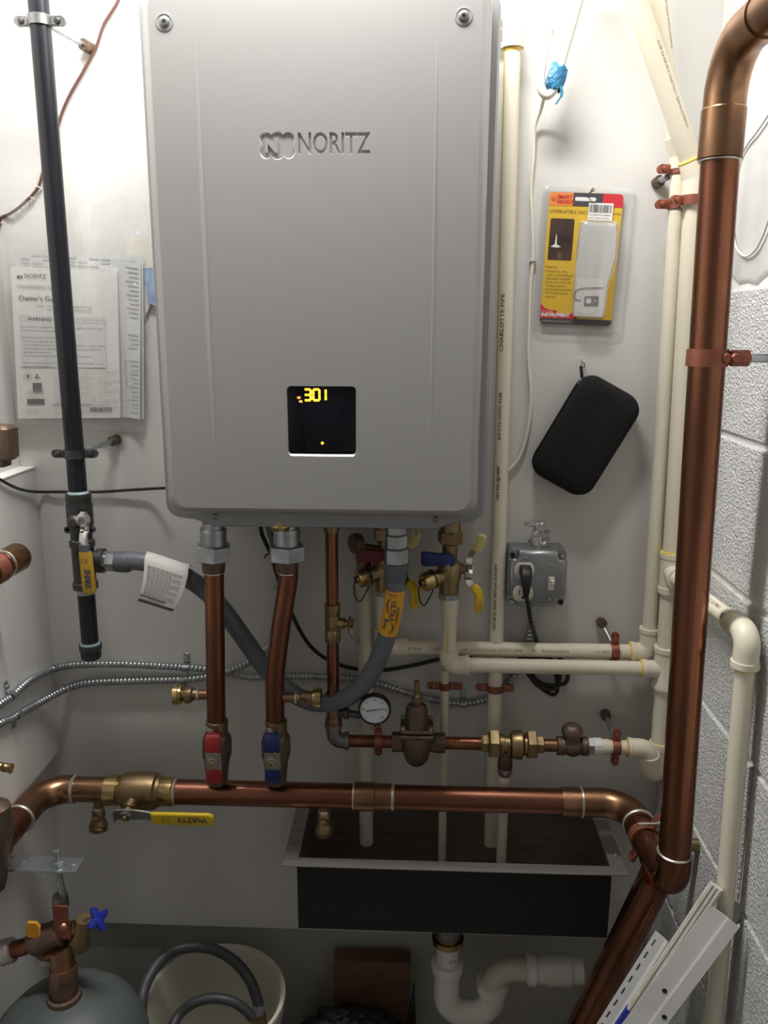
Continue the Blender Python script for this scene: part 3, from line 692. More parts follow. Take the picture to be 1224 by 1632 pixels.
# ============================================================ GREY FLEX GAS HOSE
HO = [(203, 893, -.100), (232, 896, -.100), (268, 905, -.098), (300, 922, -.094), (329, 943, -.088), (360, 978, -.082), (392, 1022, -.078), (424, 1066, -.078), (463, 1102, -.080), (502, 1120, -.085), (544, 1115, -.092), (578, 1092, -.100), (604, 1048, -.108), (620, 1000, -.115), (628, 958, -.120), (631, 922, -.122), (631, 905, -.122)]
hp = [P(*q) for q in HO]
hz_ = thing('gas_hose', 'thick gray flexible gas hose looping from the gas tee down and up to the heater', 'hose', hp[9])
part('hose', MB().tube(cr(hp, 6), .0148, 28), 'hose', hz_)
d = (hp[1]-hp[0]).normalized(); a0 = V(GX+.031, GY, zt)
def ax(px): p = P(px, 892, -.10); return V(p.x, GY, zt-(px-160)*.00004)
part('hex_nut', MB().hexn(ax(160), ax(170), .0155, .3), 'galv', hz_)
part('hex_nut', MB().hexn(ax(169), ax(186), .0165, .0), 'galv', hz_)
part('collar', MB().turn([(ax(184), .012), (ax(185), .0165), (ax(196), .0170), (ax(203), .0170), (ax(207), .0155), (ax(209), .0146)], 26), 'hose_collar', hz_)
HE = -.122
part('hex_nut', MB().hexn(P(631, 836, HE), P(631, 852, HE), .0155, .25), 'galv', hz_)
part('hex_nut', MB().hexn(P(631, 851, HE), P(631, 873, HE), .0175, .25), 'galv', hz_)
part('hex_nut', MB().hexn(P(631, 873, HE), P(631, 898, HE), .0190, .25), 'galv', hz_)
part('collar', MB().turn(TP(HE, [(631, 897, .0150), (631, 898, .0175), (631, 914, .0172), (631, 924, .0155), (631, 925, .0145)]), 26), 'hose_collar', hz_)
# orange label wrapped round the hose
lp = cr(hp, 6); seg = [p for p in lp if P(0, 998, -.12).z-.002 <= p.z <= P(0, 925, -.121).z and p.x > -.10]
lab = part('orange_band', MB().tube(seg, .0152, 28, (False, False)), 'orange_label', hz_, 'orange label band printed ULTRA flow')
sA, sB = seg[0], seg[-1]
if sA.z < sB.z: sA, sB = sB, sA
axd = (sB-sA).normalized(); vw = (CAM-(sA+sB)/2); vw = (vw-axd*vw.dot(axd)).normalized(); sd_ = axd.cross(vw).normalized()
if seg[0].z < seg[-1].z: seg = seg[::-1]
sl = [0]
for i in range(1, len(seg)): sl.append(sl[-1]+(seg[i]-seg[i-1]).length)
def hosefn(s0, off):
    def f(x, y, z):
        t = max(0, min(sl[-1]-1e-6, s0+x)); i = 0
        while sl[i+1] < t: i += 1
        c = seg[i].lerp(seg[i+1], (t-sl[i])/(sl[i+1]-sl[i])); a = (y+off)/.0157
        return c+(vw*math.cos(a)-sd_*math.sin(a))*.0157
    return f
mb = MB(); mb.text('ULTRA', .0112, hosefn(.014, -.0035), bold=.0004); mb.text('flow', .0105, hosefn(.046, -.0110), bold=.0004)
mb.text('DORMONT', .0052, hosefn(.024, .0072), bold=.0002); mb.text('MADE IN USA', .0028, hosefn(.048, .0080))
fb = hosefn(.003, 0)
mb.text('GAS', .0075, lambda x, y, z: fb(y*1.0, -(x-.004), 0)); 
part('lettering', mb, 'ink', lab, 'black ULTRA flow lettering')
for s0, s1, off in ((.010, .036, -.0055), (.050, .071, .0010)):
    mb = MB(); f = hosefn(0, 0); n = 12
    pts = [f(s0+(s1-s0)*i/n, off+(1 if off > 0 else -1)*(.0045*math.sin(math.pi*i/n)) , 0) for i in range(n+1)]
    part('swoosh', MB().tube(pts, [.0003+.0011*math.sin(math.pi*i/n) for i in range(n+1)], 5), 'ink', lab)
# warning tag hanging from the hose
Yt = -.118
c0 = [P(229, 897, Yt), P(300, 917, Yt), P(277, 973, Yt-.003), P(219, 958, Yt-.003)]
def tagp(u, v, o=0):
    p = (c0[0]*(1-u)+c0[1]*u)*(1-v)+(c0[3]*(1-u)+c0[2]*u)*v
    p = p+V(.004*math.sin(v*math.pi), 0, 0); p.y += -.006*math.sin(v*2.6)+.003*math.cos(u*3)-o; return p
mb = MB(); n = 10
top_ = [[tagp(u/n, v/n) for u in range(n+1)] for v in range(n+1)]
hc = P(262, 903, -.099)
wrap = [[tagp(u/n, 0)+V(0, dy, dz) for u in range(n+1)] for dy, dz in ((.030, .006), (.016, .0135), (.006, .0095))]
for row in wrap: pass
rows = wrap+top_
mb.ring_strip(rows, False, (False, False)); back = [[p+V(0, .0007, -.0002) for p in r] for r in rows]; mb.ring_strip(back, False, (False, False))
tg = part('warning_tag', mb, 'paper', hz_, 'white paper warning tag with black print wrapped over the hose', smooth=80)
mb = MB(); mk = MB()
for i in range(24):
    v = .04+.033*i
    if v > .80: break
    w0, w1 = .08, .92-(.25 if i % 5 == 3 else .02*(i % 3))
    k = 8
    for j in range(k):
        ua, ub = w0+(w1-w0)*j/k, w0+(w1-w0)*(j+.86)/k
        mb.quad(tagp(ua, v, .0006), tagp(ub, v, .0006), tagp(ub, v+.013, .0006), tagp(ua, v+.013, .0006))
for v0, v1, u0, u1 in ((.80, .835, .02, .72), (.915, .995, .01, .995)):
    for j in range(8):
        ua, ub = u0+(u1-u0)*j/8, u0+(u1-u0)*(j+1)/8; mk.quad(tagp(ua, v0, .0006), tagp(ub, v0, .0006), tagp(ub, v1, .0006), tagp(ua, v1, .0006))
mb.text('WARNING', .0052, lambda x, y, z: tagp(.25+x/.055, .885-y/.055, .0007)); 
part('print', mb, 'ink_gray', tg, smooth=80); part('print', mk, 'ink', tg, 'black printed bars', smooth=80)

# ============================================================ THIN COPPER FEED LINE
FY = -.085; fx = P(530, 1000, FY).x; fr = .0102
fz = P(620, 1182, FY).z
def FV(py): return V(fx, FY, P(530, py, FY).z)
def FH(px): return V(P(px, 1182, FY).x, FY, fz)
ff = thing('feed_line', 'thin copper water line dropping from the heater and turning right at a gray elbow', 'copper pipe', V(fx, FY, fz))
part('heater_nipple', MB().turn([(FV(828), .0125), (FV(847), .0125), (FV(848), .0105)], 24), 'brass', ff)
part('pipe', MB().tube([FV(845), FV(900), FV(966)], fr, 22), 'copper', ff)
part('pipe', MB().tube([FV(1020), FV(1060), FV(1108)], fr, 22), 'copper', ff)
part('tee', MB().turn([(FV(1104), .0105), (FV(1105), .0138), (FV(1112), .0138), (FV(1114), .0120), (FV(1143), .0120), (FV(1145), .0138), (FV(1152), .0138), (FV(1153), .011)], 24), 'drip_metal', ff, 'dark tee that carries the gauge')
q = V(fx, FY, P(530, 1134, FY).z)
part('gauge_nipple', MB().turn([(q, .0075), (q+V(.018, -.004, 0), .0075), (q+V(.019, -.004, 0), .0095), (q+V(.026, -.006, 0), .0095), (q+V(.027, -.006, 0), .006), (q+V(.045, -.011, 0), .006)], 18), 'iron', ff)
pth = fil([FV(1156), V(fx, FY, fz), FH(553)], .014, 8)
part('elbow', MB().tube(pth, .0128, 24), 'galv_dark', ff, 'gray galvanized elbow')
part('elbow_rim', MB().turn([(FV(1152), .0125), (FV(1152), .0148), (FV(1159), .0148), (FV(1160), .0125)], 24), 'galv_dark', ff)
part('elbow_rim', MB().turn([(FH(549), .0125), (FH(550), .0150), (FH(556), .0150), (FH(557), .011)], 24), 'galv_dark', ff)
part('pipe', MB().tube([FH(554), FH(590), FH(630)], fr, 22), 'copper', ff)
part('pipe', MB().tube([FH(705), FH(740), FH(770)], fr+.0002, 22), 'copper', ff)
part('pipe', MB().tube([FH(864), FH(875), FH(892)], fr, 22), 'copper_fit', ff)
# stop valve in the drop
t = thing('stop_valve', 'small brass stop valve with side handle in the thin copper line', 'valve', FV(1022))
part('body', MB().turn([(FV(961), .0105), (FV(962), .0132), (FV(978), .0130), (FV(980), .0118), (FV(986), .0128), (FV(996), .0128), (FV(1003), .0118), (FV(1005), .0132), (FV(1021), .0132), (FV(1022), .0105)], 10), 'brass', t)
q = V(fx, FY, P(530, 992, FY).z)
part('stem', MB().turn([(q, .0085), (q+V(.020, -.004, 0), .0085), (q+V(.021, -.004, 0), .006), (q+V(.026, -.005, 0), .006)], 16), 'brass', t)
q2 = q+V(.025, -.005, 0)
hh = part('handle', MB().box(q2+V(.003, 0, .001), (.003, .018, .020), bev=.0008), 'brass', t)
mb = MB(); e = [q2+V(.003, -.004, -.006), q2+V(.007, -.006, -.014), q2+V(.015, -.008, -.022), q2+V(.019, -.008, -.030)]
part('lever', MB().tube(e, [.0035, .0035, .0030, .0024], 8), 'steel_lever', hh)
part('nut', MB().hexn(q2+V(.004, 0, .001), q2+V(.009, -.001, .001), .007), 'brass', hh)
# split ring
pipe_clamp('dull red split clamp around the feed line below the gauge', FH(603), XA, fr+.0002, 'copper_clad', V(0, -.25, 1), None, group=None, w=.012, ear=.011)
# pressure gauge
GYp = -.112; gc = P(597, 1131, GYp); grr = .0262
t = thing('pressure_gauge', 'round black-rimmed pressure gauge with a pale blue-white dial', 'gauge', gc)
part('case', MB().turn([(gc+V(0, .010, 0), grr-.003), (gc+V(0, .008, 0), grr), (gc+V(0, -.001, 0), grr+.0004), (gc+V(0, -.003, 0), grr-.0004), (gc+V(0, -.003, 0), grr-.0026), (gc+V(0, -.0005, 0), grr-.0030)], 40, cap=(True, False)), 'black_rubber', t)
fc = gc+V(0, -.0006, 0)
fa = part('dial', MB().turn([(fc, grr-.0028), (fc+V(0, -.0003, 0), grr-.0029), (fc+V(0, -.0004, 0), .0001)], 40), 'gauge_face', t)
mb = MB()
for k in range(0, 25):
    a = math.radians(225-k*270/24); L = .0035 if k % 4 == 0 else .0018; d = V(math.cos(a), 0, math.sin(a)); s = V(-math.sin(a), 0, math.cos(a))*.00022
    b = fc+V(0, -.0007, 0); mb.quad(b+d*(grr-.0036)+s, b+d*(grr-.0036)-s, b+d*(grr-.0036-L)-s, b+d*(grr-.0036-L)+s)
for k, tx in enumerate(('0', '20', '40', '60', '80', '100', '120')):
    a = math.radians(225-k*45); d = V(math.cos(a), 0, math.sin(a)); o = fc+V(0, -.0007, -.0012)+d*(grr-.0095); mb.text(tx, .0036, flat(o, XA, ZA), align='CENTER')
o = fc+V(0, -.0007, -.008); mb.text('psi', .0036, flat(o, XA, ZA), align='CENTER')
part('print', mb, 'ink', fa)
a = math.radians(9); d = V(math.cos(a), 0, math.sin(a)); s = V(-math.sin(a), 0, math.cos(a)); b = fc+V(0, -.0012, 0)
mb = MB(); mb.prism([b-d*.0135+s*.0009, b-d*.0135-s*.0009, b+d*.017-s*.0002, b+d*.017+s*.0002], V(0, -.0004, 0)); mb.turn([(b, .0014), (b-V(0, .0008, 0), .0012)], 12)
part('needle', mb, 'ink', fa)
b = fc+V(-.0178, -.0012, .0015); part('red_mark', MB().turn([(b, .0012), (b-V(0, .0003, 0), .001)], 10), 'ink', fa)
part('stem', MB().turn([(gc+V(.002, .008, -grr+.003), .005), (gc+V(.004, .012, -grr-.008), .005), (gc+V(.004, .012, -grr-.009), .003)], 12), 'drip_metal', t)
# pressure regulator
t = thing('pressure_regulator', 'bronze pressure-reducing valve with bell-shaped bonnet and round belly', 'regulator', V(P(663, 1182, FY).x, FY, fz-.045))
rx = P(664, 1182, FY).x; rz = fz
part('inlet', MB().turn([(FH(624), .0105), (FH(625), .0165), (FH(641), .0165), (FH(643), .0145), (FH(655), .0150)], 8, .5), 'bronze', t)
part('inlet', MB().turn([(FH(680), .0150), (FH(690), .0150), (FH(692), .0165), (FH(709), .0165), (FH(710), .0105)], 8, .5), 'bronze', t)
pr = [(.018, .028), (.004, .0272), (-.004, .0262), (-.010, .0235), (-.017, .0225), (-.028, .0195), (-.035, .0155), (-.040, .0095), (-.0415, .001)]
part('belly', MB().turn([(V(rx, FY, rz+z), r) for z, r in pr], 30), 'bronze', t)
part('flange', MB().box((rx, FY, rz+.020), (.056, .050, .007), bev=.002), 'bronze', t)
part('flange', MB().box((rx, FY, rz+.0285), (.054, .048, .0065), bev=.002), 'bronze', t)
pr = [(.030, .0205), (.033, .0200), (.048, .0186), (.062, .0172), (.0665, .0150), (.0690, .0118), (.0695, .0095), (.076, .0092), (.080, .0070), (.081, .0045)]
part('bonnet', MB().turn([(V(rx-.001, FY, rz+z), r) for z, r in pr], 28), 'bronze', t, smooth=22)
part('adjusting_screw', MB().turn([(V(rx-.001, FY, rz+.078), .0068), (V(rx-.001, FY, rz+.084), .0068), (V(rx-.001, FY, rz+.086), .0048), (V(rx-.001, FY, rz+.109), .0045), (V(rx-.001, FY, rz+.110), .003)], 14), 'brass', t)
for sx, sy in ((-1, -1), (1, -1), (-1, 1), (1, 1)):
    part('bolt', MB().hexn(V(rx+sx*.0225, FY+sy*.019, rz+.031), V(rx+sx*.0225, FY+sy*.019, rz+.0375), .0052), 'steel_lever', t)
mb = MB(); pts = [V(rx+.006, FY+.004, rz+.078), V(rx+.020, FY+.004, rz+.068), V(rx+.028, FY+.002, rz+.048), V(rx+.031, FY+.002, rz+.030)]
rings = [[p+V(.0006, -.008, .0004), p+V(.0006, .008, .0004), p+V(-.0006, .008, -.0004), p+V(-.0006, -.008, -.0004)] for p in cr(pts, 4)]
part('tag_plate', mb.ring_strip(rings), 'steel_lever', t, 'curved metal name tag behind the bonnet')
# backflow preventer
t = thing('backflow_preventer', 'brass backflow preventer with two hex unions and a vent below', 'valve', V(P(815, 1185, FY).x, FY, fz-.03))
part('adapter', MB().hexn(FH(766), FH(781), .0150, .5), 'brass', t)
part('hex_union', MB().hexn(FH(779), FH(796), .0245, .5), 'brass', t)
part('body', MB().turn([(FH(794), .0165), (FH(803), .0165), (FH(804), .0145), (FH(812), .0145), (FH(815), .0215), (FH(822), .0235), (FH(831), .0240), (FH(832), .0210), (FH(836), .0165), (FH(840), .0165)], 28), 'brass', t)
part('sleeve', MB().turn([(FH(830), .0170), (FH(842), .0170), (FH(842), .016)], 26), 'brass_bright', t, 'bright brass sleeve')
part('hex_union', MB().hexn(FH(839), FH(855), .0245, .5), 'brass', t)
part('adapter', MB().hexn(FH(853), FH(867), .0150, .5), 'brass', t)
for dx in (-1, 1): part('rib', MB().box((FH(804+dx*2.5).x+dx*.003, FY-.0165, fz), (.003, .004, .020), bev=.0008), 'brass', t)
vx = P(805, 1215, FY).x
part('vent', MB().turn([(V(vx, FY, fz-.010), .0118), (V(vx, FY, P(805, 1212, FY).z), .0120), (V(vx, FY, P(805, 1222, FY).z), .0125), (V(vx, FY, P(805, 1224, FY).z), .0112)], 22), 'bronze', t)
part('vent_ring', MB().turn([(V(vx, FY, P(805, 1223, FY).z), .0122), (V(vx, FY, P(805, 1230, FY).z), .0124), (V(vx, FY, P(805, 1235, FY).z), .0105)], 22), 'galv', t)
# check valve
t = thing('check_valve', 'bronze swing check valve with a round domed cap on top', 'valve', V(P(912, 1188, FY).x, FY, fz-.018))
part('body', MB().turn([(FH(887), .0115), (FH(888), .0160), (FH(899), .0160), (FH(901), .0135), (FH(906), .0165), (FH(913), .0185), (FH(920), .0165), (FH(925), .0135), (FH(927), .0160), (FH(937), .0160), (FH(938), .012)], 12, .5), 'bronze', t)
cx_ = FH(911).x
part('bonnet', MB().turn([(V(cx_, FY, fz), .0150), (V(cx_, FY, fz+.022), .0150), (V(cx_, FY, fz+.023), .0175), (V(cx_, FY, fz+.029), .0175), (V(cx_, FY, fz+.036), .0135), (V(cx_, FY, fz+.0385), .0095), (V(cx_, FY, fz+.0385), .001)], 26), 'bronze', t)
# cream plastic line continuing to the corner
EY = -.062
ex = lambda py: P(1098, 450, EY).x+(P(1054, 1150, EY).x-P(1098, 450, EY).x)*(py-450)/700
ez = lambda py: P(1070, py, EY).z
t = thing('supply_branch', 'short cream plastic branch right of the check valve with steel transition', 'plastic pipe', FH(985))
part('transition', MB().hexn(FH(936), FH(947), .0150, .5), 'galv', t, 'steel hex end of the transition fitting')
part('transition_sticker', MB().turn([(FH(946), .0142), (FH(958), .0142), (FH(958), .012)], 26), 'white_print', t, 'white printed sticker ring')
part('pipe', MB().turn([(FH(957), .0126), (FH(970), .0126), (FH(970), .0110), (FH(1008), .0110)], 24), 'cpvc', t)
mb = MB(); f = onpipe(FH(948.5), XA, -YA+ZA*.3, .0144); mb.text('CPVC', .0050, lambda x, y, z: f(x*.75, y, z)); mb.text('NSF', .0045, lambda x, y, z: f(x, y-.006, z)); part('print', mb, 'pipe_ink', t)
xe = ex(1200); zb = ez(1222)
p0 = FH(1000)
pth = fil([p0, V(FH(1035).x, FY, fz), V(FH(1036).x+.004, FY+.006, fz-.030)], .020, 8)
part('elbow', MB().tube(pth, .0148, 26), 'cpvc', t)
part('elbow_rim', MB().turn([(FH(1000), .0125), (FH(1000), .0160), (FH(1006), .0160), (FH(1007), .0140)], 26), 'cpvc', t)
pth = fil([V(FH(1034).x+.002, FY+.002, fz-.012), V(FH(1040).x, FY+.010, fz-.042), V(xe, EY, zb-.012), V(xe, EY, ez(1182))], .018, 8)
part('elbow', MB().tube(pth, .0170, 26), 'cpvc', t)
part('elbow_rim', MB().turn([(V(xe, EY, ez(1184)), .0150), (V(xe, EY, ez(1184)), .0182), (V(xe, EY, ez(1192)), .0182), (V(xe, EY, ez(1193)), .016)], 26), 'cpvc', t)
part('primer_ring', sring(V(xe, EY, ez(1183.5)), ZA, .0162, .003), 'primer', t)
part('primer_ring', sring(FH(999.5), XA, .0118, .003), 'primer', t)

# ============================================================ CREAM CPVC PIPES
def cp(mb_name, t, a, b, r, n=24, m='cpvc'): return part(mb_name, MB().tube([Vector(a), Vector(a).lerp(b, .33), Vector(a).lerp(b, .66), Vector(b)], r, n), m, t)
def sock(t, a, b, r, m='cpvc', primer=True):
    a = Vector(a); b = Vector(b); o = part('socket', fitring(a, b, r), m, t)
    if primer: part('primer_ring', MB().turn([(a-(b-a).normalized()*.002, r-.003), (a-(b-a).normalized()*.0018, r-.0008), (a+(b-a).normalized()*.001, r-.0002), (a+(b-a).normalized()*.001, r-.003)], 24), 'primer', t)
    return o
# E: front pipe in the corner
er = .0145
t = thing('corner_pipe', 'wide cream plastic pipe in the corner right beside the thick copper pipe', 'plastic pipe', V(xe, EY, ez(1200)))
Ev = lambda py: V(ex(py), EY, ez(py))
cp('pipe', t, Ev(330), Ev(880), er, 28)
cp('pipe', t, Ev(935), Ev(1040), er, 28)
cp('pipe', t, Ev(1080), Ev(1190), er, 28)
part('tee', MB().turn([(Ev(880), er), (Ev(881), er+.0040), (Ev(888), er+.0040), (Ev(889), er+.0028), (Ev(934), er+.0028), (Ev(935), er+.0040), (Ev(944), er+.0040), (Ev(945), er)], 28), 'cpvc', t)
part('primer_ring', sring(Ev(880), ZA, er+.0016, .003), 'primer', t)
tb = Ev(911); 
part('tee_branch', MB().turn([(tb, er), (tb+V(-.002, -.032, 0), er), (tb+V(-.002, -.032, 0), er+.002), (tb+V(-.002, -.042, 0), er+.002), (tb+V(-.002, -.042, 0), er-.002)], 26), 'cpvc', t)
part('tee', MB().turn([(Ev(1030), er), (Ev(1031), er+.0042), (Ev(1038), er+.0042), (Ev(1039), er+.0030), (Ev(1086), er+.0030), (Ev(1088), er+.0042), (Ev(1096), er+.0042), (Ev(1097), er)], 28), 'cpvc', t)
cz = P(900, 1063, EY).z; cxe = ex(1063)
part('tee_branch', MB().turn([(V(cxe, EY, cz), .0140), (V(cxe-.030, EY, cz), .0140), (V(cxe-.030, EY, cz), .0152), (V(cxe-.038, EY, cz), .0152), (V(cxe-.038, EY, cz), .012)], 26), 'cpvc', t)
part('primer_ring', sring(V(cxe-.0385, EY, cz), XA, .0130, .003), 'primer', t)
# coupling and slanted pipe going up to the left
Etop = Ev(300); Gd = (P(1003, -30, -.105)-P(1103, 262, EY)).normalized(); g0 = P(1103, 262, EY)
part('coupling', MB().tube(fil([Ev(330), Ev(285), g0+Gd*.006], .02, 6), .0172, 28), 'cpvc', t)
part('coupling_rim', MB().turn([(Ev(328), .0165), (Ev(328), .0186), (Ev(322), .0186), (Ev(321), .0165)], 26), 'cpvc', t)
cp('slanted_pipe', t, g0, g0+Gd*.75, .0146, 28)
part('primer_ring', sring(g0+Gd*.007, Gd, .0166, .004), 'primer', t)
mb = MB(); f = onpipe(g0+Gd*.05, Gd, (-YA+XA*.9), .0150)
mb.text('CHARLOTTE PIPE 1 CTS CPVC 4120 400 PSI @73F', .0055, lambda x, y, z: f(x, y+.002, z)); part('print', mb, 'pipe_ink', t)
# F + D: back pipe and the upper horizontal run
DY = -.036; fr2 = .0122
fxx = lambda py: P(1072, 450, DY).x+(P(1036, 1000, DY).x-P(1072, 450, DY).x)*(py-450)/550
Fv = lambda py: V(fxx(py), DY, P(1060, py, DY).z)
dz = P(820, 1035, DY).z
Dv = lambda px: V(P(px, 1035, DY).x, DY, dz)
t = thing('rear_corner_pipe', 'cream plastic pipe behind the corner pipe, turning left into the upper horizontal run', 'plastic pipe', Dv(1030))
cp('pipe', t, Fv(255), Fv(1008), fr2)
pth = fil([Fv(1003), V(fxx(1035), DY, dz), Dv(1008)], .016, 8)
part('elbow', MB().tube(pth, fr2+.0036, 26), 'cpvc', t)
part('elbow_rim', MB().turn([(Dv(1004), fr2), (Dv(1004), fr2+.0048), (Dv(1010), fr2+.0048), (Dv(1011), fr2+.003)], 26), 'cpvc', t)
part('elbow_rim', MB().turn([(Fv(1001), fr2), (Fv(1001), fr2+.0048), (Fv(1007), fr2+.0048), (Fv(1008), fr2+.003)], 26), 'cpvc', t)
part('primer_ring', sring(Dv(1003), XA, fr2+.001, .003), 'primer', t)
cp('pipe', t, Dv(645), Dv(1006), fr2)
part('elbow', MB().tube(fil([Dv(650), Dv(612), V(Dv(612).x, DY-.004, dz+.035)], .016, 8), fr2+.0034, 26), 'cpvc', t)
cp('pipe', t, V(Dv(612).x, DY-.004, dz+.030), V(Dv(612).x, DY-.016, P(612, 938, DY-.02).z), fr2)
hdir = (P(1048, -5, -.075)-P(1078, 235, DY)).normalized(); h0 = P(1078, 238, DY)
part('coupling', MB().tube(fil([Fv(270), Fv(248), h0+hdir*.018], .02, 6), fr2+.0030, 26), 'cpvc', t)
cp('slanted_pipe', t, h0, h0+hdir*.75, fr2)
mb = MB(); f = onpipe(h0+hdir*.13, hdir, (-YA+XA*1.2), fr2+.0004); mb.text('FlowGuard Gold CPVC 4120', .0055, lambda x, y, z: f(x, y, z))
f = onpipe(Dv(648), XA, -YA, fr2+.0004)
for px, s in ((650, '®'), (658, '4120'), (682, 'CTS 100 PSI'), (735, 'NSF-pw-G'), (765, 'U.P.code ASTM D-2846'), (846, '®'), (861, 'FlowGuardGold'), (945, 'U.S. PAT NO. 1')):
    x0 = Dv(px).x-Dv(648).x; mb.text(s, .0062, (lambda x0: lambda x, y, z: f(x0+x*1.12, y+.0010, z))(x0))
part('print', mb, 'pipe_ink', t)
# yellow stripe band of D
def stripe(t, a, b, out, r, w, m='primer'):
    a = Vector(a); b = Vector(b); ax = (b-a).normalized(); f = onpipe(a, ax, out, r+.0002); L = (b-a).length; mb = MB(); rings = []
    for k in range(5): rings.append([f(0, w*(k/4-.5), 0), f(L*.5, w*(k/4-.5), 0), f(L, w*(k/4-.5), 0)])
    mb.ring_strip(rings, False, (False, False)); return part('colour_stripe', mb, m, t)
stripe(t, Dv(655), Dv(1000), -YA*.55-ZA, fr2, .0035, 'stain')
# C: cold service line
CY = EY; cr_ = .0118; cx0 = P(716, 1000, CY).x
Cz = lambda py: P(716, py, CY).z
t = thing('cold_line', 'cream plastic pipe from the blue-handled valve, elbowed right into the corner tee', 'plastic pipe', V(cx0, CY, cz))
part('adapter', MB().turn([(V(cx0, CY, Cz(951)), .0148), (V(cx0, CY, Cz(962)), .0150), (V(cx0, CY, Cz(963)), .0142), (V(cx0, CY, Cz(980)), .0140), (V(cx0, CY, Cz(981)), .0118)], 26), 'cpvc', t)
cp('pipe', t, V(cx0, CY, Cz(978)), V(cx0, CY, Cz(1042)), cr_)
stripe(t, V(cx0, CY, Cz(985)), V(cx0, CY, Cz(1038)), -YA-XA*.25, cr_, .0045, 'stain')
part('elbow', MB().tube(fil([V(cx0, CY, Cz(1036)), V(cx0, CY, cz), V(P(744, 1063, CY).x, CY, cz)], .016, 8), cr_+.0036, 26), 'cpvc', t)
for px in (741,): part('elbow_rim', MB().turn([(V(P(px, 1063, CY).x, CY, cz), .014), (V(P(px, 1063, CY).x, CY, cz), .0166), (V(P(px+6, 1063, CY).x, CY, cz), .0166), (V(P(px+6, 1063, CY).x, CY, cz), .012)], 26), 'cpvc', t)
part('elbow_rim', MB().turn([(V(cx0, CY, Cz(1034)), .012), (V(cx0, CY, Cz(1034)), .0160), (V(cx0, CY, Cz(1040)), .0160), (V(cx0, CY, Cz(1041)), .014)], 26), 'cpvc', t)
cp('pipe', t, V(P(745, 1063, CY).x, CY, cz), V(cxe-.034, CY, cz), .0120)
# A tall pipe
AY = -.030; A0 = P(817, 70, AY); A1 = P(782, 1345, AY)
t = thing('tall_drain_pipe', 'tall cream plastic pipe right of the heater, top elbow, open end inside the sink', 'plastic pipe', A1)
part('pipe', MB().tube([A0.lerp(A1, i/10) for i in range(11)], .0120, 26, (True, False)), 'cpvc', t)
part('pipe_bore', MB().turn([(A1+V(0, 0, .0002), .0119), (A1+V(0, 0, .0002), .0098), (A1+V(0, 0, .02), .0096)], 24, cap=(False, True)), 'cpvc', t)
part('elbow', MB().tube(fil([A0+V(0, 0, -.004), A0+V(0, 0, .038), A0+V(-.045, 0, .038)], .020, 10), .0150, 26), 'cpvc', t)
part('elbow_rim', MB().turn([(A0+V(0, 0, -.006), .012), (A0+V(0, 0, -.006), .0164), (A0+V(0, 0, .001), .0166), (A0+V(0, 0, .002), .0145)], 26), 'cpvc', t)
part('primer_ring', sring(A0+V(0, 0, -.009), ZA, .0114, .006), 'primer', t)
stripe(t, A0+V(0, 0, -.006), A0.lerp(A1, .36), -YA*.3-XA, .0120, .004)
dA = (A1-A0).normalized(); f = onpipe(A0, -dA, -YA-XA*.55, .0124); mb = MB()
for py, s, k in ((560, 'CHARLOTTE PIPE', 1.0), (700, '3/4 CTS CPVC 4120', .8), (795, '100 PSI @180F', .8), (1000, 'ASTM D-2846 NSF-pw DRAIN', .8)):
    q = -(P(800, py, AY).z-A0.z); mb.text(s, .0085*k, (lambda q: lambda x, y, z: f(-q+x*1.3, y-.003, z))(q), bold=.0002)
part('print', mb, 'pipe_ink', t)
# B
B0 = P(581, 905, AY); B1 = P(584, 1343, AY)
t = thing('relief_drain_pipe', 'cream plastic pipe below the red-handled valve, left open end inside the sink', 'plastic pipe', B1)
part('pipe', MB().tube([B0.lerp(B1, i/5) for i in range(6)], .0120, 26, (True, False)), 'cpvc', t)
part('pipe_bore', MB().turn([(B1+V(0, 0, .0002), .0119), (B1+V(0, 0, .0002), .0098), (B1+V(0, 0, .02), .0096)], 24, cap=(False, True)), 'cpvc', t)
part('socket', fitring(P(580, 932, AY), P(580, 890, AY), .0140), 'cpvc', t)
mb = MB(); f = onpipe(B1+V(0, 0, .012), ZA, -YA-XA*.7, .0124); mb.text('CPVC 4120', .006, f); part('print', mb, 'pipe_ink', t)
# J2 narrow
N0 = P(709, 1085, -.036); N1 = P(708, 1369, -.036)
N1 = V(N0.x+.002, -.036, P(708, 1372, -.036).z)
t = thing('narrow_drain_pipe', 'narrow cream tube under the cold elbow dropping into the sink', 'plastic pipe', N1)
part('pipe', MB().tube([N0+V(0, 0, .02), N0.lerp(N1, .5), N1+V(0, 0, -.03)], .0072, 20), 'cpvc', t)
# J
J0 = V(vx, FY, P(805, 1233, FY).z); J1 = J0+V(0, 0, -.175)
t = thing('vent_drain_pipe', 'short whitish plastic tube under the backflow preventer dropping into the sink', 'plastic pipe', J1)
part('pipe', MB().tube([J0, J0.lerp(J1, .5), J1], .0085, 20), 'cpvc_white', t)
part('socket', MB().turn([(J0+V(0, 0, .004), .0105), (J0+V(0, 0, -.012), .0105), (J0+V(0, 0, -.013), .0085)], 22), 'cpvc_white', t)
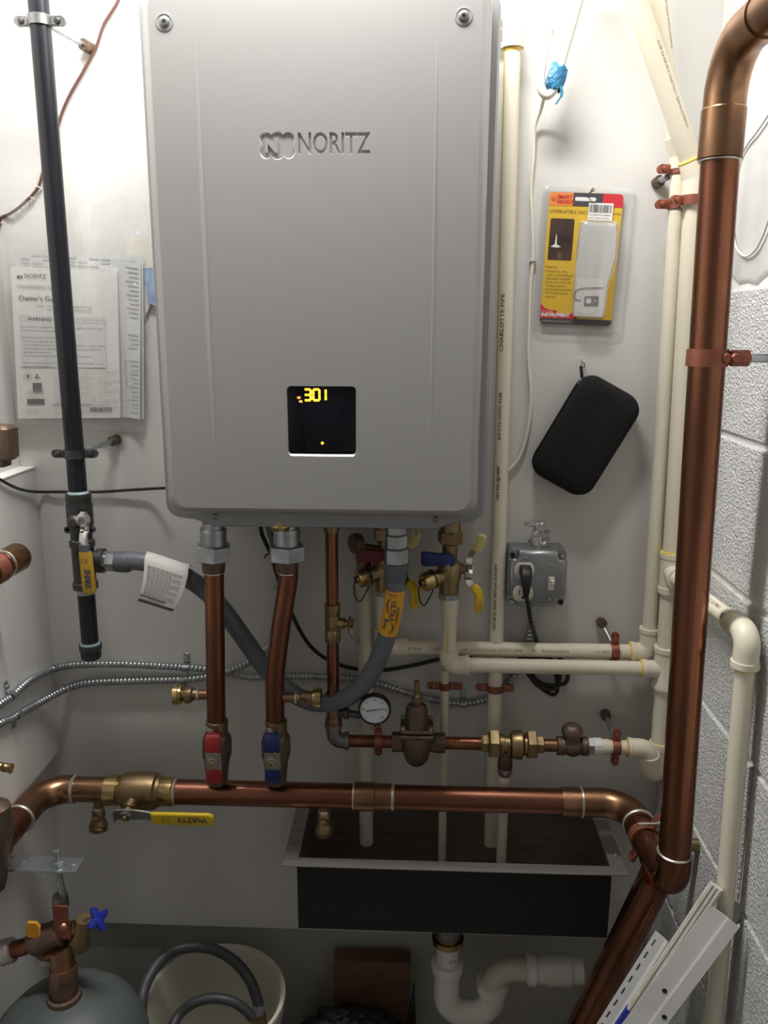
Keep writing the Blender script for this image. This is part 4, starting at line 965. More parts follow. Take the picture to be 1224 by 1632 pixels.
# I: branch to the right wall
ie = PX(1193, 1008, .412); ie.z = 1.034
i0 = tb+V(-.002, -.036, 0)
t = thing('wall_branch_pipe', 'cream plastic pipe emerging behind the thick copper pipe, elbowed down along the block wall', 'plastic pipe', (ie.x, ie.y, .03))
dI = (ie-i0).normalized()
cp('pipe', t, i0, ie-dI*.02, .0118)
part('elbow', MB().tube(fil([ie-dI*.042, ie, ie+V(0, 0, -.040)], .020, 10), .0155, 28), 'cpvc', t)
part('elbow_rim', MB().turn([(ie+V(0, 0, -.036), .0145), (ie+V(0, 0, -.036), .0172), (ie+V(0, 0, -.044), .0172), (ie+V(0, 0, -.045), .0115)], 28), 'cpvc', t)
part('elbow_rim', MB().turn([(ie-dI*.045, .0115), (ie-dI*.045, .0166), (ie-dI*.038, .0166), (ie-dI*.037, .0145)], 28), 'cpvc', t)
part('primer_ring', sring(ie+V(0, 0, -.0455), ZA, .0140, .0025), 'primer', t)
IB = PX(1150, 1632, .412)
cp('pipe', t, ie+V(0, 0, -.03), V(ie.x, IB.y, .02), .0118)
mb = MB(); f = onpipe(i0, dI, V(-.6, -.5, .75), .0122)
Li = (ie-i0).length; mb.text('® ICC-ES PMG1', .0075, lambda x, y, z: f(Li-.125+x, y-.001, z)); mb.text('IIIIIIII', .009, lambda x, y, z: f(Li-.060+x*.8, y-.008, z), bold=.0003); part('print', mb, 'ink', t)
stripe(t, i0+dI*(Li-.14), i0+dI*(Li-.05), V(-.7, -.5, -.75), .0118, .006)

# ============================================================ PIPE CLAMPS
G3 = 'copper-coloured split pipe clamps'
def cc(label, c, axis, r, ed, rod=None, cap=None, **k): return pipe_clamp(label, c, axis, r, 'copper_clad', ed, rod, 'galv', cap, G3, **k)
c = P(709, 1093, -.036); c.x = N0.x; cc('copper-coloured clamp on the narrow tube below the cold elbow', c, ZA, .0072, XA, w=.012, ear=.016, screws='copper_clad')
c = A0.lerp(A1, (A0.z-P(788, 1096, AY).z)/(A0.z-A1.z)); cc('copper-coloured clamp on the tall drain pipe, level with the narrow tube clamp', c, ZA, .0120, XA, w=.012)
c = Dv(979); cc('upright copper-coloured clamp on the upper horizontal cream run', c, XA, fr2, ZA, (c+V(-.001, .004, .008), P(958, 992, -.001), .0042), (P(960, 994, -.012), P(957, 991, -.001), .0085))
c = FH(982); cc('upright copper-coloured clamp on the short branch left of the corner elbow', c, XA, .0110, ZA, (c+V(-.001, .006, .010), P(965, 1138, -.002), .0042), (P(966, 1142, -.014), P(964, 1137, -.001), .0085))
c = Fv(270); cc('upper copper-coloured clamp on the rear corner pipe', c, ZA, fr2, V(-1, -.12, 0), (c+V(-.016, .004, -.010), P(1046, 291, -.001), .0048), (P(1052, 288, -.012), P(1046, 292, -.001), .0085), ears=(1,))
c = Fv(326); cc('lower copper-coloured clamp on the rear corner pipe, left ear showing', c, ZA, fr2, V(-1, -.12, 0), ears=(1,))
c = Ev(322); c.z = ez(320); cc('copper-coloured clamp on the corner pipe coupling', c, ZA, er+.0042, V(-1, -.3, 0), ears=(1,), ear=.012)
c = VB.lerp(VT, (P(1125, 570, -.32).z-VB.z)/(VT.z-VB.z)); ed = V(1, -.35, 0).normalized()
t = thing('pipe_clamp', 'large copper-coloured clamp and gray rod on the thick vertical copper pipe', 'clamp', c, G3)
part('strap', clampring(c, ZA, VR, 0, .020, 0, XA*.93-YA*.3, th=.0028), 'copper_clad', t); part('strap_ear', MB().box(c+V(.034, -.010, 0), (.024, .007, .019), bev=.002), 'copper_clad', t)
b0 = c+V(.028, -.016, 0)
for k in (0, 1): part('bolt', MB().turn([(b0+V(-.013+.011*k, .004, 0), .0062), (b0+V(-.013+.011*k, -.004, 0), .0066), (b0+V(-.013+.011*k, -.007, 0), .0045)], 14), 'copper_clad', t)
part('rod_boss', MB().turn([(c+V(.030, -.010, 0), .0085), (c+V(.044, -.010, 0), .0085), (c+V(.046, -.010, 0), .006)], 16), 'copper_clad', t)
part('rod', MB().turn([(c+V(.044, -.010, 0), .0052), (V(.433, c.y-.010, c.z), .0052)], 16), 'galv', t, 'gray threaded rod into the block wall')
c = V(xr, -.212, zc); 
t = thing('pipe_clamp', 'copper-coloured clamp on the bottom elbow run with a brass-capped rod to the block wall', 'clamp', c, G3)
part('strap', clampring(c, YA, HR, 0, .016, .014, V(.45, 0, .9), th=.0026), 'copper_clad', t)
b0 = c+V(-.006, -.012, .028)
part('bolt', MB().turn([(b0+V(-.010, 0, .002), .0026), (b0+V(.018, 0, .004), .0026), (b0+V(.019, 0, .004), .004), (b0+V(.024, 0, .0045), .004)], 12), 'steel_lever', t)
rz_ = P(1120, 1347, -.212).z
part('rod', MB().turn([(c+V(.020, 0, rz_-zc), .0090), (V(.419, -.212, rz_), .0090)], 16), 'galv', t, 'gray rod')
part('rod_socket', MB().turn([(V(.414, -.212, rz_), .0098), (V(.4345, -.212, rz_), .0098), (V(.4345, -.212, rz_), .006)], 18), 'brass', t, 'brass end against the block wall')

# ============================================================ SERVICE VALVES
def service_valve(name, label, px, Y, colr, dz0=0, lever=True):
    X = P(px, 920, Y).x; z = lambda py: P(px, py, Y).z+dz0
    t = thing('service_valve', label, 'valve', V(X, Y, z(955)), 'brass service valves')
    part('inlet_nut', MB().hexn(V(X, Y, z(846)), V(X, Y, z(866)), .0200, .25), 'brass', t)
    part('inlet', MB().turn([(V(X, Y, z(830)), .0165), (V(X, Y, z(848)), .0165), (V(X, Y, z(849)), .013)], 24), 'brass', t)
    part('neck', MB().turn([(V(X, Y, z(864)), .0122), (V(X, Y, z(893)), .0122), (V(X, Y, z(896)), .0175), (V(X, Y, z(903)), .0200), (V(X, Y, z(918)), .0190), (V(X, Y, z(926)), .0168), (V(X, Y, z(946)), .0158), (V(X, Y, z(947)), .012)], 26), 'brass', t)
    part('outlet_ring', MB().turn([(V(X, Y, z(944)), .0150), (V(X, Y, z(945)), .0170), (V(X, Y, z(953)), .0170), (V(X, Y, z(953)), .014)], 10), 'galv', t, 'steel ring at the outlet')
    # side port to the left/front
    d = V(-.88, -.42, -.22).normalized(); s = V(X, Y, z(913))
    part('side_port', MB().turn([(s, .0125), (s+d*.022, .0125), (s+d*.026, .0140), (s+d*.032, .0140)], 22), 'brass', t)
    cp_ = part('port_cap', MB().turn([(s+d*.031, .0130), (s+d*.032, .0158), (s+d*.047, .0158), (s+d*.049, .0140), (s+d*.049, .006), (s+d*.052, .006), (s+d*.052, .001)], 12), 'brass_bright', t, 'knurled brass hose cap')
    part('tether_ring', sring(s+d*.030, d, .0150, .0022), 'black_rubber', t)
    q = s+d*.052
    part('tether', MB().tube(cr([q, q+V(-.003, -.004, -.010), q+V(-.001, -.003, -.028), q+V(.006, -.002, -.036), q+V(.013, 0, -.026), q+V(.019, .002, -.014), s+d*.030+V(0, 0, -.016)], 4), .0011, 8), 'black_rubber', cp_)
    part('tether_button', MB().turn([(q+d*-.001, .0058), (q+d*.002, .0055), (q+d*.0025, .003)], 14), 'black_rubber', cp_)
    # small coloured lever on top of the side port
    hb = V(X-.008, Y-.018, z(893)); L = V(-.92, -.10, .06).normalized(); up = ZA
    part('lever_stem', MB().turn([(hb+V(.006, .004, -.012), .008), (hb+V(0, 0, 0), .008)], 14), 'brass', t)
    mb = MB(); rings = []
    for f, w, h in ((-.016, .006, .012), (-.014, .011, .018), (0, .013, .021), (.012, .0105, .021), (.028, .0095, .023), (.036, .009, .024), (.038, .006, .018)):
        c_ = hb+L*f+ZA*.006; sv = L.cross(ZA).normalized(); rings.append([c_+sv*x+ZA*zz for x, zz in rrect(w, h, .0028, 3)])
    part('lever', mb.ring_strip(rings), colr, t, smooth=50)
    # main lever on the right, chrome crank with yellow grips
    st = V(X+.012, Y, z(906)); stem = part('stem', MB().turn([(st, .0085), (st+V(.014, -.002, 0), .0085), (st+V(.015, -.002, 0), .005), (st+V(.026, -.003, 0), .005)], 16), 'brass', t)
    p = [st+V(.018, -.003, .014), st+V(.018, -.003, -.012), st+V(.021, -.005, -.022), st+V(.027, -.008, -.030)]
    mb = MB(); rings = [[q_+V(-.0055, -.0050, 0), q_+V(.0055, .0045, 0), q_+V(.0043, .0060, 0), q_+V(-.0067, -.0035, 0)] for q_ in cr([st+V(.026, -.006, .034), st+V(.019, -.003, .016)]+p[1:], 4)]
    cl_ = part('crank', mb.ring_strip(rings), 'chrome', t, 'chrome lever plate')
    part('nut', MB().hexn(st+V(.019, -.003, .002), st+V(.026, -.004, .002), .0085), 'chrome', cl_)
    def grip(pts, nm):
        mb = MB(); rings = []; P_ = cr(pts, 3); n = len(P_)
        for i, q_ in enumerate(P_):
            w = .0068*(1 if 0 < i < n-1 else .6); tt = (P_[min(i+1, n-1)]-P_[max(i-1, 0)]).normalized(); nn = tt.cross(YA).normalized()
            dd = (nn*.85+YA*.5).normalized(); d2 = dd.cross(tt); rings.append([q_+dd*a_+d2*b_ for a_, b_ in rrect(w*2.2, .0075*(1 if 0 < i < n-1 else .6), .0025, 3)])
        return part(nm, mb.ring_strip(rings), 'yellow' if nm == 'grip' else 'pale_yellow', cl_, smooth=50)
    g1 = grip([st+V(.025, -.007, -.026), st+V(.034, -.010, -.036), st+V(.036, -.011, -.050), st+V(.035, -.011, -.070)], 'grip')
    g2 = grip([st+V(.026, -.006, .032), st+V(.034, -.008, .040), st+V(.037, -.009, .052), st+V(.038, -.009, .060)], 'tee_grip')
    mb = MB(); o = st+V(.0355, -.0185, -.048); mb.text('WATTS', .0055, lambda x, y, z: o-ZA*x*.8+XA*y); part('lettering', mb, 'ink', g1)
    return t
service_valve('service_valve', 'brass service valve with blue lever above the cold line, yellow grips on its right', 716, EY, 'blue')
sv = service_valve('service_valve', 'brass service valve with dark red lever, half hidden behind the gas hose', 614, -.054, 'dark_red', .006)
p = P(568, 866, -.075); part('black_cap', MB().turn([(p+V(.006, .004, 0), .015), (p+V(-.002, -.002, 0), .0165), (p+V(-.006, -.004, 0), .0150), (p+V(-.007, -.005, 0), .006)], 24), 'bronze', sv, 'dark round relief cap')
part('relief_port', MB().turn([(P(608, 880, -.06), .010), (P(572, 874, -.068), .010), (P(570, 874, -.068), .008)], 18), 'brass', sv)
p = P(580, 900, -.045); part('relief_outlet', MB().turn([(p+V(0, 0, .012), .012), (p+V(0, 0, -.008), .0125), (p+V(0, 0, -.012), .0125)], 20), 'brass', sv)

# ============================================================ ARMOURED CABLES, CORDS, WIRES
def bx(pts, r=.0062, pitch=.0072):
    c = cr(pts, 8); L = 0; ps = []; rs = []; step = pitch/4; out = [c[0]]; acc = 0
    # resample
    ds = [0]
    for i in range(1, len(c)): ds.append(ds[-1]+(c[i]-c[i-1]).length)
    n = int(ds[-1]/step); j = 0
    for i in range(n+1):
        s = i*step
        while j < len(ds)-2 and ds[j+1] < s: j += 1
        t = (s-ds[j])/max(1e-9, ds[j+1]-ds[j]); ps.append(c[j].lerp(c[j+1], min(1, t))); rs.append(r*(.80, 1.0, 1.06, .98)[i % 4])
    return MB().tube(ps, rs, 10)
XB = -.626
c1 = [PX(-25, 1150, XB)+V(0, -.75, -.25), PX(-25, 1150, XB)+V(0, -.25, -.06), PX(-25, 1150, XB), PX(20, 1109, XB), PX(49, 1084, XB), P(84, 1067, -.010), P(121, 1060, -.010), P(196, 1059, -.010), P(294, 1064, -.010), P(335, 1068, -.010), P(400, 1079, -.011), P(459, 1078, -.010), P(510, 1079, -.010), P(565, 1082, -.010), P(610, 1092, -.010), P(655, 1106, -.010), P(700, 1117, -.010), P(737, 1121, -.010), P(770, 1116, -.010), P(800, 1099, -.010), P(822, 1072, -.009), P(838, 1040, -.010), P(845, 1010, -.010), P(849, 985, -.012), P(850, 962, -.02)]
single('armored_cable', bx(c1), 'galv', 'long ribbed metal cable running along the wall from the left to the outlet box', 'cable')
c2 = [PX(-25, 1180, XB)+V(0, -.75, -.27), PX(-25, 1180, XB)+V(0, -.25, -.07), PX(-25, 1180, XB), PX(23, 1143, XB), PX(65, 1119, XB), P(108, 1097, -.010), P(147, 1088, -.010), P(229, 1085, -.010), P(294, 1083, -.010), P(335, 1078, -.012), P(361, 1071, -.022), P(398, 1055, -.022), P(420, 1038, -.020), P(437, 1020, -.018), P(447, 985, -.018), P(449, 940, -.018), P(444, 890, -.03), P(432, 840, -.05)]
single('armored_cable', bx(c2), 'galv', 'lower ribbed metal cable that rises behind the bent riser to the heater', 'cable')
def cable_strap(label, px, py, Y, up, plane=None):
    q = P(px, py, Y) if plane is None else PX(px, py, plane)
    t = thing('cable_strap', label, 'strap', q, 'steel cable straps'); nrm = -YA if plane is None else XA; hor = XA if plane is None else -YA
    pts = [q+ZA*(up*.006)+nrm*-.002, q+nrm*.006+ZA*(up*.0045), q+nrm*.0085, q+nrm*.006-ZA*(up*.006)]
    mb = MB(); rings = [[p+hor*-.005, p+hor*.005, p+hor*.005-nrm*.001, p+hor*-.005-nrm*.001] for p in cr(pts, 3)]
    part('saddle', mb.ring_strip(rings), 'galv', t)
    b = q+ZA*(up*.014)-nrm*.002
    part('tab', MB().box(b-nrm*.005, (.010, .0016, .018) if plane is None else (.0016, .010, .018), bev=.0003), 'galv', t)
    part('screw', MB().turn([(b-nrm*.004, .0040), (b-nrm*.0005, .0034), (b+nrm*.0003, .001)], 14), 'galv', t)
cable_strap('steel strap on the upper armored cable left of the straight riser', 296, 1063, -.010, 1)
cable_strap('steel strap on the lower armored cable left of the straight riser, tab downwards', 291, 1083, -.010, -1)
cable_strap('steel strap on the upper armored cable at the left edge of the photo', 18, 1108, None, 1, XB)
cable_strap('steel strap on the lower armored cable on the left ledge box, tab downwards', 27, 1140, None, -1, XB)
cable_strap('steel strap on the armored cable between the narrow tube and the tall drain pipe', 738, 1121, -.010, 1)
w = [P(416, 828, -.09), P(417, 850, -.085), P(432, 884, -.075), P(441, 915, -.068), P(458, 960, -.055), P(478, 1005, -.040), P(500, 1035, -.028), P(530, 1055, -.020), P(567, 1066, -.014), P(610, 1068, -.012), P(660, 1060, -.012), P(704, 1050, -.012), P(760, 1043, -.012), P(800, 1040, -.012), P(838, 1048, -.015), P(862, 1060, -.02)]
t = thing('black_cable', 'thin black cable hanging from under the heater and curving right behind the pipes', 'cable', w[8])
part('cable', MB().tube(cr(w, 6), .0034, 10), 'black_rubber', t)
q = w[2]; part('zip_tie', MB().tube(cr([q+V(.005, 0, .004), q+V(0, -.005, .003), q+V(-.007, 0, .0), q+V(-.011, -.002, -.006)], 3), .0014, 6), 'black_rubber', t)
w2 = [P(428, 826, -.08), P(432, 848, -.078), P(440, 872, -.072), P(446, 896, -.064)]
single('gray_conduit', MB().tube(cr(w2, 5), .0070, 14), 'hose', 'short gray conduit beside the black cable under the heater', 'conduit')
q = P(440, 934, -.001); single('wall_screw', MB().turn([(q, .0060), (q+V(0, -.002, 0), .0056), (q+V(0, -.003, 0), .0030), (q+V(0, -.0022, 0), .0008)], 16), 'galv', 'small screw head in the wall left of the bent riser', 'screw')
w = [P(262, 778, -.030), P(240, 779, -.012), P(205, 781, -.008), P(160, 784, -.006), P(120, 784, -.006), P(88, 784, -.006), P(66, 784, -.006), PX(48, 783, -.629), PX(30, 779, -.629), PX(14, 772, -.629), PX(-2, 763, -.629), PX(-30, 750, -.629), PX(-30, 750, -.629)+V(-.010, -.12, .03), PX(-30, 750, -.629)+V(-.020, -.5, .05), PX(-30, 750, -.629)+V(-.021, -.9, .06)]
single('thermostat_wire', MB().tube(cr(w, 5), .0024, 8), 'black_rubber', 'thin black wire running level across the wall behind the gas pipe', 'wire')
w = [P(200, -40, -.006), P(188, 2, -.006), P(166, 38, -.005), P(153, 75, -.005), P(132, 115, -.005), P(112, 150, -.005), P(97, 185, -.005), P(86, 228, -.005), P(70, 270, -.005), P(60, 300, -.006), P(40, 322, -.008), P(20, 338, -.008), PX(0, 347, -.652), PX(-20, 352, -.652), PX(-20, 352, -.652)+V(0, -.4, .04), PX(-20, 352, -.652)+V(0, -.9, .10)]
t = thing('brown_wire', 'thin brown wire meandering down the upper left wall behind the gas pipe', 'wire', w[5])
part('wire', MB().tube(cr(w, 5), .0024, 8), 'wire_brown', t)
for px, py in ((61, 298), (30, 330), (50, 315)): q = P(px, py, -.004); part('staple', MB().tube(cr([q+V(-.004, .003, .003), q+V(-.002, -.004, .001), q+V(.003, -.004, -.001), q+V(.005, .003, -.003)], 3), .0009, 6), 'white_print', t)
# cream cables at the top right of the heater
t = thing('cream_cable', 'cream cable loop hanging at the top with blue tape around its bend', 'cable', P(870, 150, -.05))
w = [P(878, -60, -.05), P(876, 0, -.05), P(873, 50, -.05), P(866, 90, -.05), P(862, 120, -.05), P(863, 142, -.05), P(871, 152, -.05), P(880, 146, -.05), P(888, 128, -.05), P(896, 95, -.05), P(909, 50, -.05), P(923, 0, -.05), P(940, -60, -.05)]
part('cable', MB().tube(cr(w, 6), [.0062]*(6*12+1), 14), 'wire_cream', t)
mb = MB(); a = P(893, 104, -.05); b = P(880, 143, -.05); rings = []
for f, r_ in ((0, .0068), (.1, .0105), (.5, .0118), (.9, .0105), (1, .0075)):
    c = a.lerp(b, f)+V(0, 0, 0); rings.append([c+V(math.cos(k*math.pi/6)*r_*(1.1+.15*math.sin(k*3)), math.sin(k*math.pi/6)*r_*.8, .003*math.sin(k*2+f*5)-(r_*math.cos(k*math.pi/6))*.35) for k in range(12)])
part('tape', mb.ring_strip(rings), 'blue_tape', t, 'crinkled teal-blue tape')
q = P(893, 150, -.055); part('tape_tail', MB().tube(cr([q+V(.0, 0, .012), q+V(.002, 0, 0), q+V(-.002, 0, -.008), q+V(-.006, 0, -.013)], 4), [.0022]*6+[.0012]*7, 6), 'blue_tape', t)
w = [P(875, 35, -.045), P(882, 50, -.045), P(886, 75, -.044), P(883, 105, -.044), P(876, 130, -.045)]
part('thin_wire', MB().tube(cr(w, 5), .0018, 8), 'wire_white', t)
t = thing('white_cable', 'thin whitish cable trailing down the wall between the tall pipe and the yellow package', 'cable', P(820, 745, -.005))
w = [P(868, 152, -.04), P(862, 175, -.02), P(852, 205, -.008), P(850, 250, -.006), P(846, 300, -.005), P(848, 350, -.005), P(849, 410, -.005), P(845, 460, -.005), P(843, 520, -.005), P(842, 570, -.005), P(846, 630, -.005), P(842, 680, -.005), P(830, 725, -.005), P(812, 748, -.005), P(796, 760, -.008)]
part('cable', MB().tube(cr(w, 5), .0027, 10), 'wire_cream', t)
q = P(849, 417, -.005); part('staple', MB().box(q, (.010, .008, .0022), bev=.0004), 'galv', t)
w = [PX(1240, 150, .430), PX(1224, 183, .430), PX(1206, 210, .430), PX(1188, 235, .431), PX(1177, 262, .431), PX(1172, 300, .431), PX(1168, 350, .431), PX(1172, 390, .431), PX(1186, 408, .430), PX(1202, 400, .430), PX(1216, 375, .430), PX(1228, 340, .430)]
single('white_wire', MB().tube(cr(w, 6), .0016, 8), 'wire_white', 'thin white wire looping on the smooth upper part of the block wall', 'wire')

# ============================================================ OUTLET BOX
BY = -.052
ctr = (P(812, 880, BY)+P(900, 965, BY))/2; bw, bh = .093, .094; bx0 = ctr.x; bz0 = ctr.z
t = thing('outlet_box', 'square gray steel electrical box with a duplex outlet and a toggle switch', 'electrical box', V(bx0, -.002, bz0-bh/2))
def rb(w, h, r, y): return [V(bx0+x, y, bz0+z) for x, z in rrect(w, h, r, 4)]
part('box', loft(MB(), [rb(bw, bh, .006, -.001), rb(bw, bh, .006, BY+.0085), rb(bw-.001, bh-.001, .006, BY+.0075)]), 'gray_metal_box', t)
# cover with notched corners, raised centre
def notch(w, h, k, y):
    out = []
    for sx, sz, fl in ((1, 1, 0), (-1, 1, 1), (-1, -1, 0), (1, -1, 1)):
        cx_, cz_ = sx*w/2, sz*h/2; arc = []
        for i in range(7):
            a = math.pi/2*i/6; arc.append((cx_-sx*k*(1-math.sin(a)) if False else cx_-sx*k*math.cos(math.pi/2-a) if False else 0, 0))
        arc = [(cx_-sx*k*.05, cz_-sz*k*1.15), (cx_-sx*k*.5, cz_-sz*k*1.0), (cx_-sx*k*.9, cz_-sz*k*.9), (cx_-sx*k*1.0, cz_-sz*k*.5), (cx_-sx*k*1.15, cz_-sz*k*.05)]
        if fl: arc = arc[::-1]
        out += [V(bx0+x, y, bz0+z) for x, z in arc]
    return out
part('cover', loft(MB(), [notch(bw+.003, bh+.003, .015, BY+.0075), notch(bw+.003, bh+.003, .015, BY+.0045), notch(bw-.006, bh-.006, .012, BY-.0015), notch(bw-.012, bh-.012, .011, BY-.003)]), 'gray_metal_box', t, smooth=60)
for px, py in ((815, 885), (896, 887), (897, 962), (815, 960)):
    q = P(px, py, BY+.003); q = V(min(max(q.x, bx0-bw/2+.006), bx0+bw/2-.006), BY+.0035, min(max(q.z, bz0-bh/2+.006), bz0+bh/2-.006)); hole_ = (px, py) in ((815, 885), (897, 962))
    part('screw_hole' if hole_ else 'screw', MB().turn([(q+V(0, .002, 0), .0040), (q-V(0, .0006 if hole_ else .0022, 0), .0036), (q-V(0, .0008 if hole_ else .0028, 0), .002)], 14), 'hole' if hole_ else 'galv', t)
ox = P(836, 905, BY).x; z1, z2 = P(836, 909, BY-.004).z, P(834, 946, BY-.004).z
ol = None
for zz, xx in ((z1, P(835, 909, BY).x), (z2, P(833, 946, BY).x)):
    mb = MB(); shp = []
    for k in range(24):
        a = 2*math.pi*k/24; x, z = .0165*math.cos(a), .0165*math.sin(a); z = max(-.0128, min(.0128, z)); shp.append((x, z))
    loft(mb, [[V(xx+x, BY-.002, zz+z) for x, z in shp], [V(xx+x, BY-.0045, zz+z) for x, z in shp], [V(xx+x*.93, BY-.0052, zz+z*.93) for x, z in shp]])
    o = part('outlet', mb, 'ivory', t, 'white outlet face')
    for dx, hh_ in ((-.0062, .0075), (.0062, .0062)): part('slot', MB().box((xx+dx, BY-.0052, zz+.002), (.0016, .0008, hh_), bev=.0001), 'hole', o)
    part('ground_slot', MB().turn([(V(xx, BY-.0048, zz-.0065), .0024), (V(xx, BY-.0056, zz-.0065), .0022)], 12), 'hole', o)
sxx = P(878, 929, BY).x; zs = P(878, 929, BY).z
o = part('switch', MB().box((sxx, BY-.0035, zs), (.0095, .004, .022), bev=.0006), 'ivory', t, 'white toggle switch')
part('toggle', MB().box((sxx+.001, BY-.010, zs+.005), (.0058, .010, .0058), bev=.0008), 'ivory', o)
for px, py in ((837, 889), (877, 901), (875, 955), (834, 963)):
    q = P(px, py, BY-.003); part('screw', MB().turn([(q+V(0, .001, 0), .0030), (q-V(0, .0012, 0), .0027), (q-V(0, .0018, 0), .0012)], 12), 'galv', t)
# power cord
k = V(P(836, 911, BY).x, BY-.005, P(836, 909, BY-.004).z)
t = thing('power_cord', 'black power cord plugged into the upper outlet, its slack bunched behind the cream pipes', 'cord', k)
mb = MB(); rings = []
for y_, z_, w_, h_ in ((0, 0, .019, .019), (-.012, -.001, .019, .019), (-.020, -.008, .017, .018), (-.024, -.020, .013, .014), (-.024, -.030, .010, .010), (-.0225, -.037, .0085, .0085)):
    rings.append([k+V(x, y_+(zz*-.35 if z_ < -.005 else 0), z_+zz*(.6 if z_ < -.005 else 1)) for x, zz in rrect(w_, h_, .004, 3)])
part('plug', mb.ring_strip(rings), 'black_rubber', t, smooth=50)
e = k+V(0, -.0225, -.036)
w = [e, P(841, 960, BY-.022), P(846, 990, BY-.012), P(853, 1015, -.035), P(858, 1040, -.013), P(850, 1062, -.012), P(848, 1082, -.014), P(862, 1096, -.016), P(880, 1107, -.016), P(888, 1100, -.016), P(887, 1078, -.014), P(880, 1052, -.012), P(862, 1046, -.010), P(845, 1055, -.018), P(852, 1080, -.020), P(872, 1092, -.02), P(898, 1090, -.018), P(905, 1078, -.016), P(902, 1062, -.014), P(888, 1046, -.012), P(866, 1040, -.012), P(830, 1046, -.02), P(835, 1064, -.022), P(852, 1086, -.024), P(873, 1098, -.024), P(889, 1093, -.02), P(893, 1070, -.014)]
part('cord', MB().tube(cr(w, 6), .0036, 10), 'black_rubber', t)
# angle stop above the box
t = thing('angle_stop', 'small chrome angle stop valve sticking out of the wall above the outlet box', 'valve', P(855, 870, -.03))
a0 = P(855, 872, -.028); a1 = P(854, 846, -.028)
part('body', MB().turn([(a0, .0085), (a0.lerp(a1, .3), .0085), (a0.lerp(a1, .32), .0110), (a0.lerp(a1, .75), .0110), (a0.lerp(a1, .8), .0075), (a1, .0070)], 20), 'chrome', t)
part('wall_stub', MB().turn([(P(856, 862, 0), .016), (P(856, 862, -.003), .015), (P(856, 860, -.004), .0075), (P(855, 857, -.030), .0075)], 20), 'chrome', t)
q = P(856, 853, -.030); part('outlet', MB().turn([(q, .0068), (q+V(.010, -.002, 0), .0068), (q+V(.010, -.002, 0), .0095), (q+V(.020, -.004, 0), .0095), (q+V(.020, -.004, 0), .006)], 8), 'chrome', t)
q = P(853, 833, -.030)
mb = MB(); n = 24; mb.turn([(q+V(0, 0, -.005), .006), (q+V(0, 0, -.004), .017), (q+V(0, -.0005, .001), .018), (q+V(0, -.0005, .003), .0165), (q+V(0, -.0005, .003), .004)], n, sq=.62)
part('handle', mb, 'chrome', t, 'oval chrome handle')
part('stem', MB().turn([(a1, .0045), (q, .0045)], 12), 'chrome', t)

# ============================================================ GAS DETECTOR PACKAGE
DT = -.006
tl, tr_, bl = P(876, 306, DT), P(994, 310, DT), P(870, 516, DT)
ux = (tr_-tl); Wd = ux.length; ux.normalize(); dn = (bl-tl); Hd = dn.length; dn = (dn-ux*dn.dot(ux)).normalized(); nn = V(0, -1, 0)
def D(u, v, o=0): return tl+ux*(u/117*Wd)+dn*(v/212*Hd)+nn*o          # u 0..117, v 0..212 (photo pixels on the card)
t = thing('detector_package', 'yellow blister package of a combustible gas detector hanging on the wall', 'package', D(58, 212))
def dr(u0, v0, u1, v1, r, o):
    c = ((u0+u1)/2, (v0+v1)/2); return [D(c[0]+x, c[1]-y, o) for x, y in rrect(u1-u0, v1-v0, r)]
part('card', loft(MB(), [dr(0, 0, 117, 212, 6, 0), dr(0, 0, 117, 212, 6, .0010)]), 'card_yellow', t, 'printed yellow card')
def patch(name, poly, m, o, par=t, lab=None): return part(name, MB().ring_strip([[D(u, v, o-.0001) for u, v in poly], [D(u, v, o) for u, v in poly]]), m, par, lab)
patch('card_panel', [(0, 21), (0, 5), (2, 1.5), (6, 0), (38, 0), (38, 21)], 'card_orange', .0013)
patch('card_panel', [(38, 21), (38, 0), (85, 0), (85, 21)], 'card_gray', .0013)
patch('card_panel', [(85, 21), (85, 0), (111, 0), (115, 1.5), (117, 5), (117, 21)], 'card_red', .0013, t, 'red to orange corner of the card')
patch('card_panel', [(0, 178), (6, 185), (14, 188), (27, 189), (27, 193), (60, 193), (60, 202), (0, 202)], 'card_red', .0013)
patch('card_panel', [(0, 202), (117, 202), (117, 206), (115, 210), (111, 212), (6, 212), (2, 210), (0, 206)], 'card_gray', .0014)
ph = part('photo', loft(MB(), [dr(5, 41, 43, 107, 2.5, .0011), dr(5, 41, 43, 107, 2.5, .0014)]), 'photo_dark', t, 'small dark picture with a probe tip')
patch('photo_probe', [(15.5, 66), (16.5, 66), (17.5, 82), (25, 86), (19, 87), (14, 87), (8, 86), (14.5, 82)], 'white_print', .0016, ph)
patch('photo_flame', [(20, 94), (25, 94), (27, 100), (25, 106), (22, 106)], 'cardboard', .0016, ph)
patch('hang_slot', [(41, 8), (42, 6.5), (72, 6.5), (74, 8), (74, 11), (72, 12.5), (42, 12.5), (41, 11)], 'white_print', .0016)
st_ = part('sticker', loft(MB(), [dr(63, 15, 102, 42, .6, .0028), dr(63, 15, 102, 42, .6, .0031)]), 'white_print', t, 'white barcode sticker')
mb = MB(); u = 64.0; rr = random.Random(3)
while u < 99.5:
    w_ = rr.choice((.5, .8, 1.3)); mb.quad(D(u, 18, .0033), D(u+w_, 18, .0033), D(u+w_, 30, .0033), D(u, 30, .0033)); u += w_+rr.choice((.5, .7, 1.2))
def dt(mb, s, u, v, size, o=.0017, **k): px = Wd/117; mb.text(s, size*px, lambda x, y, z: D(u, v, o)+ux*x-dn*y, **k)
dt(mb, 'GAS DETECTOR AS8800A', 64.5, 35, 3.0, .0033); dt(mb, 'NEW  MADE IN CHINA', 64.5, 40, 3.2, .0033)
part('barcode', mb, 'ink', st_)
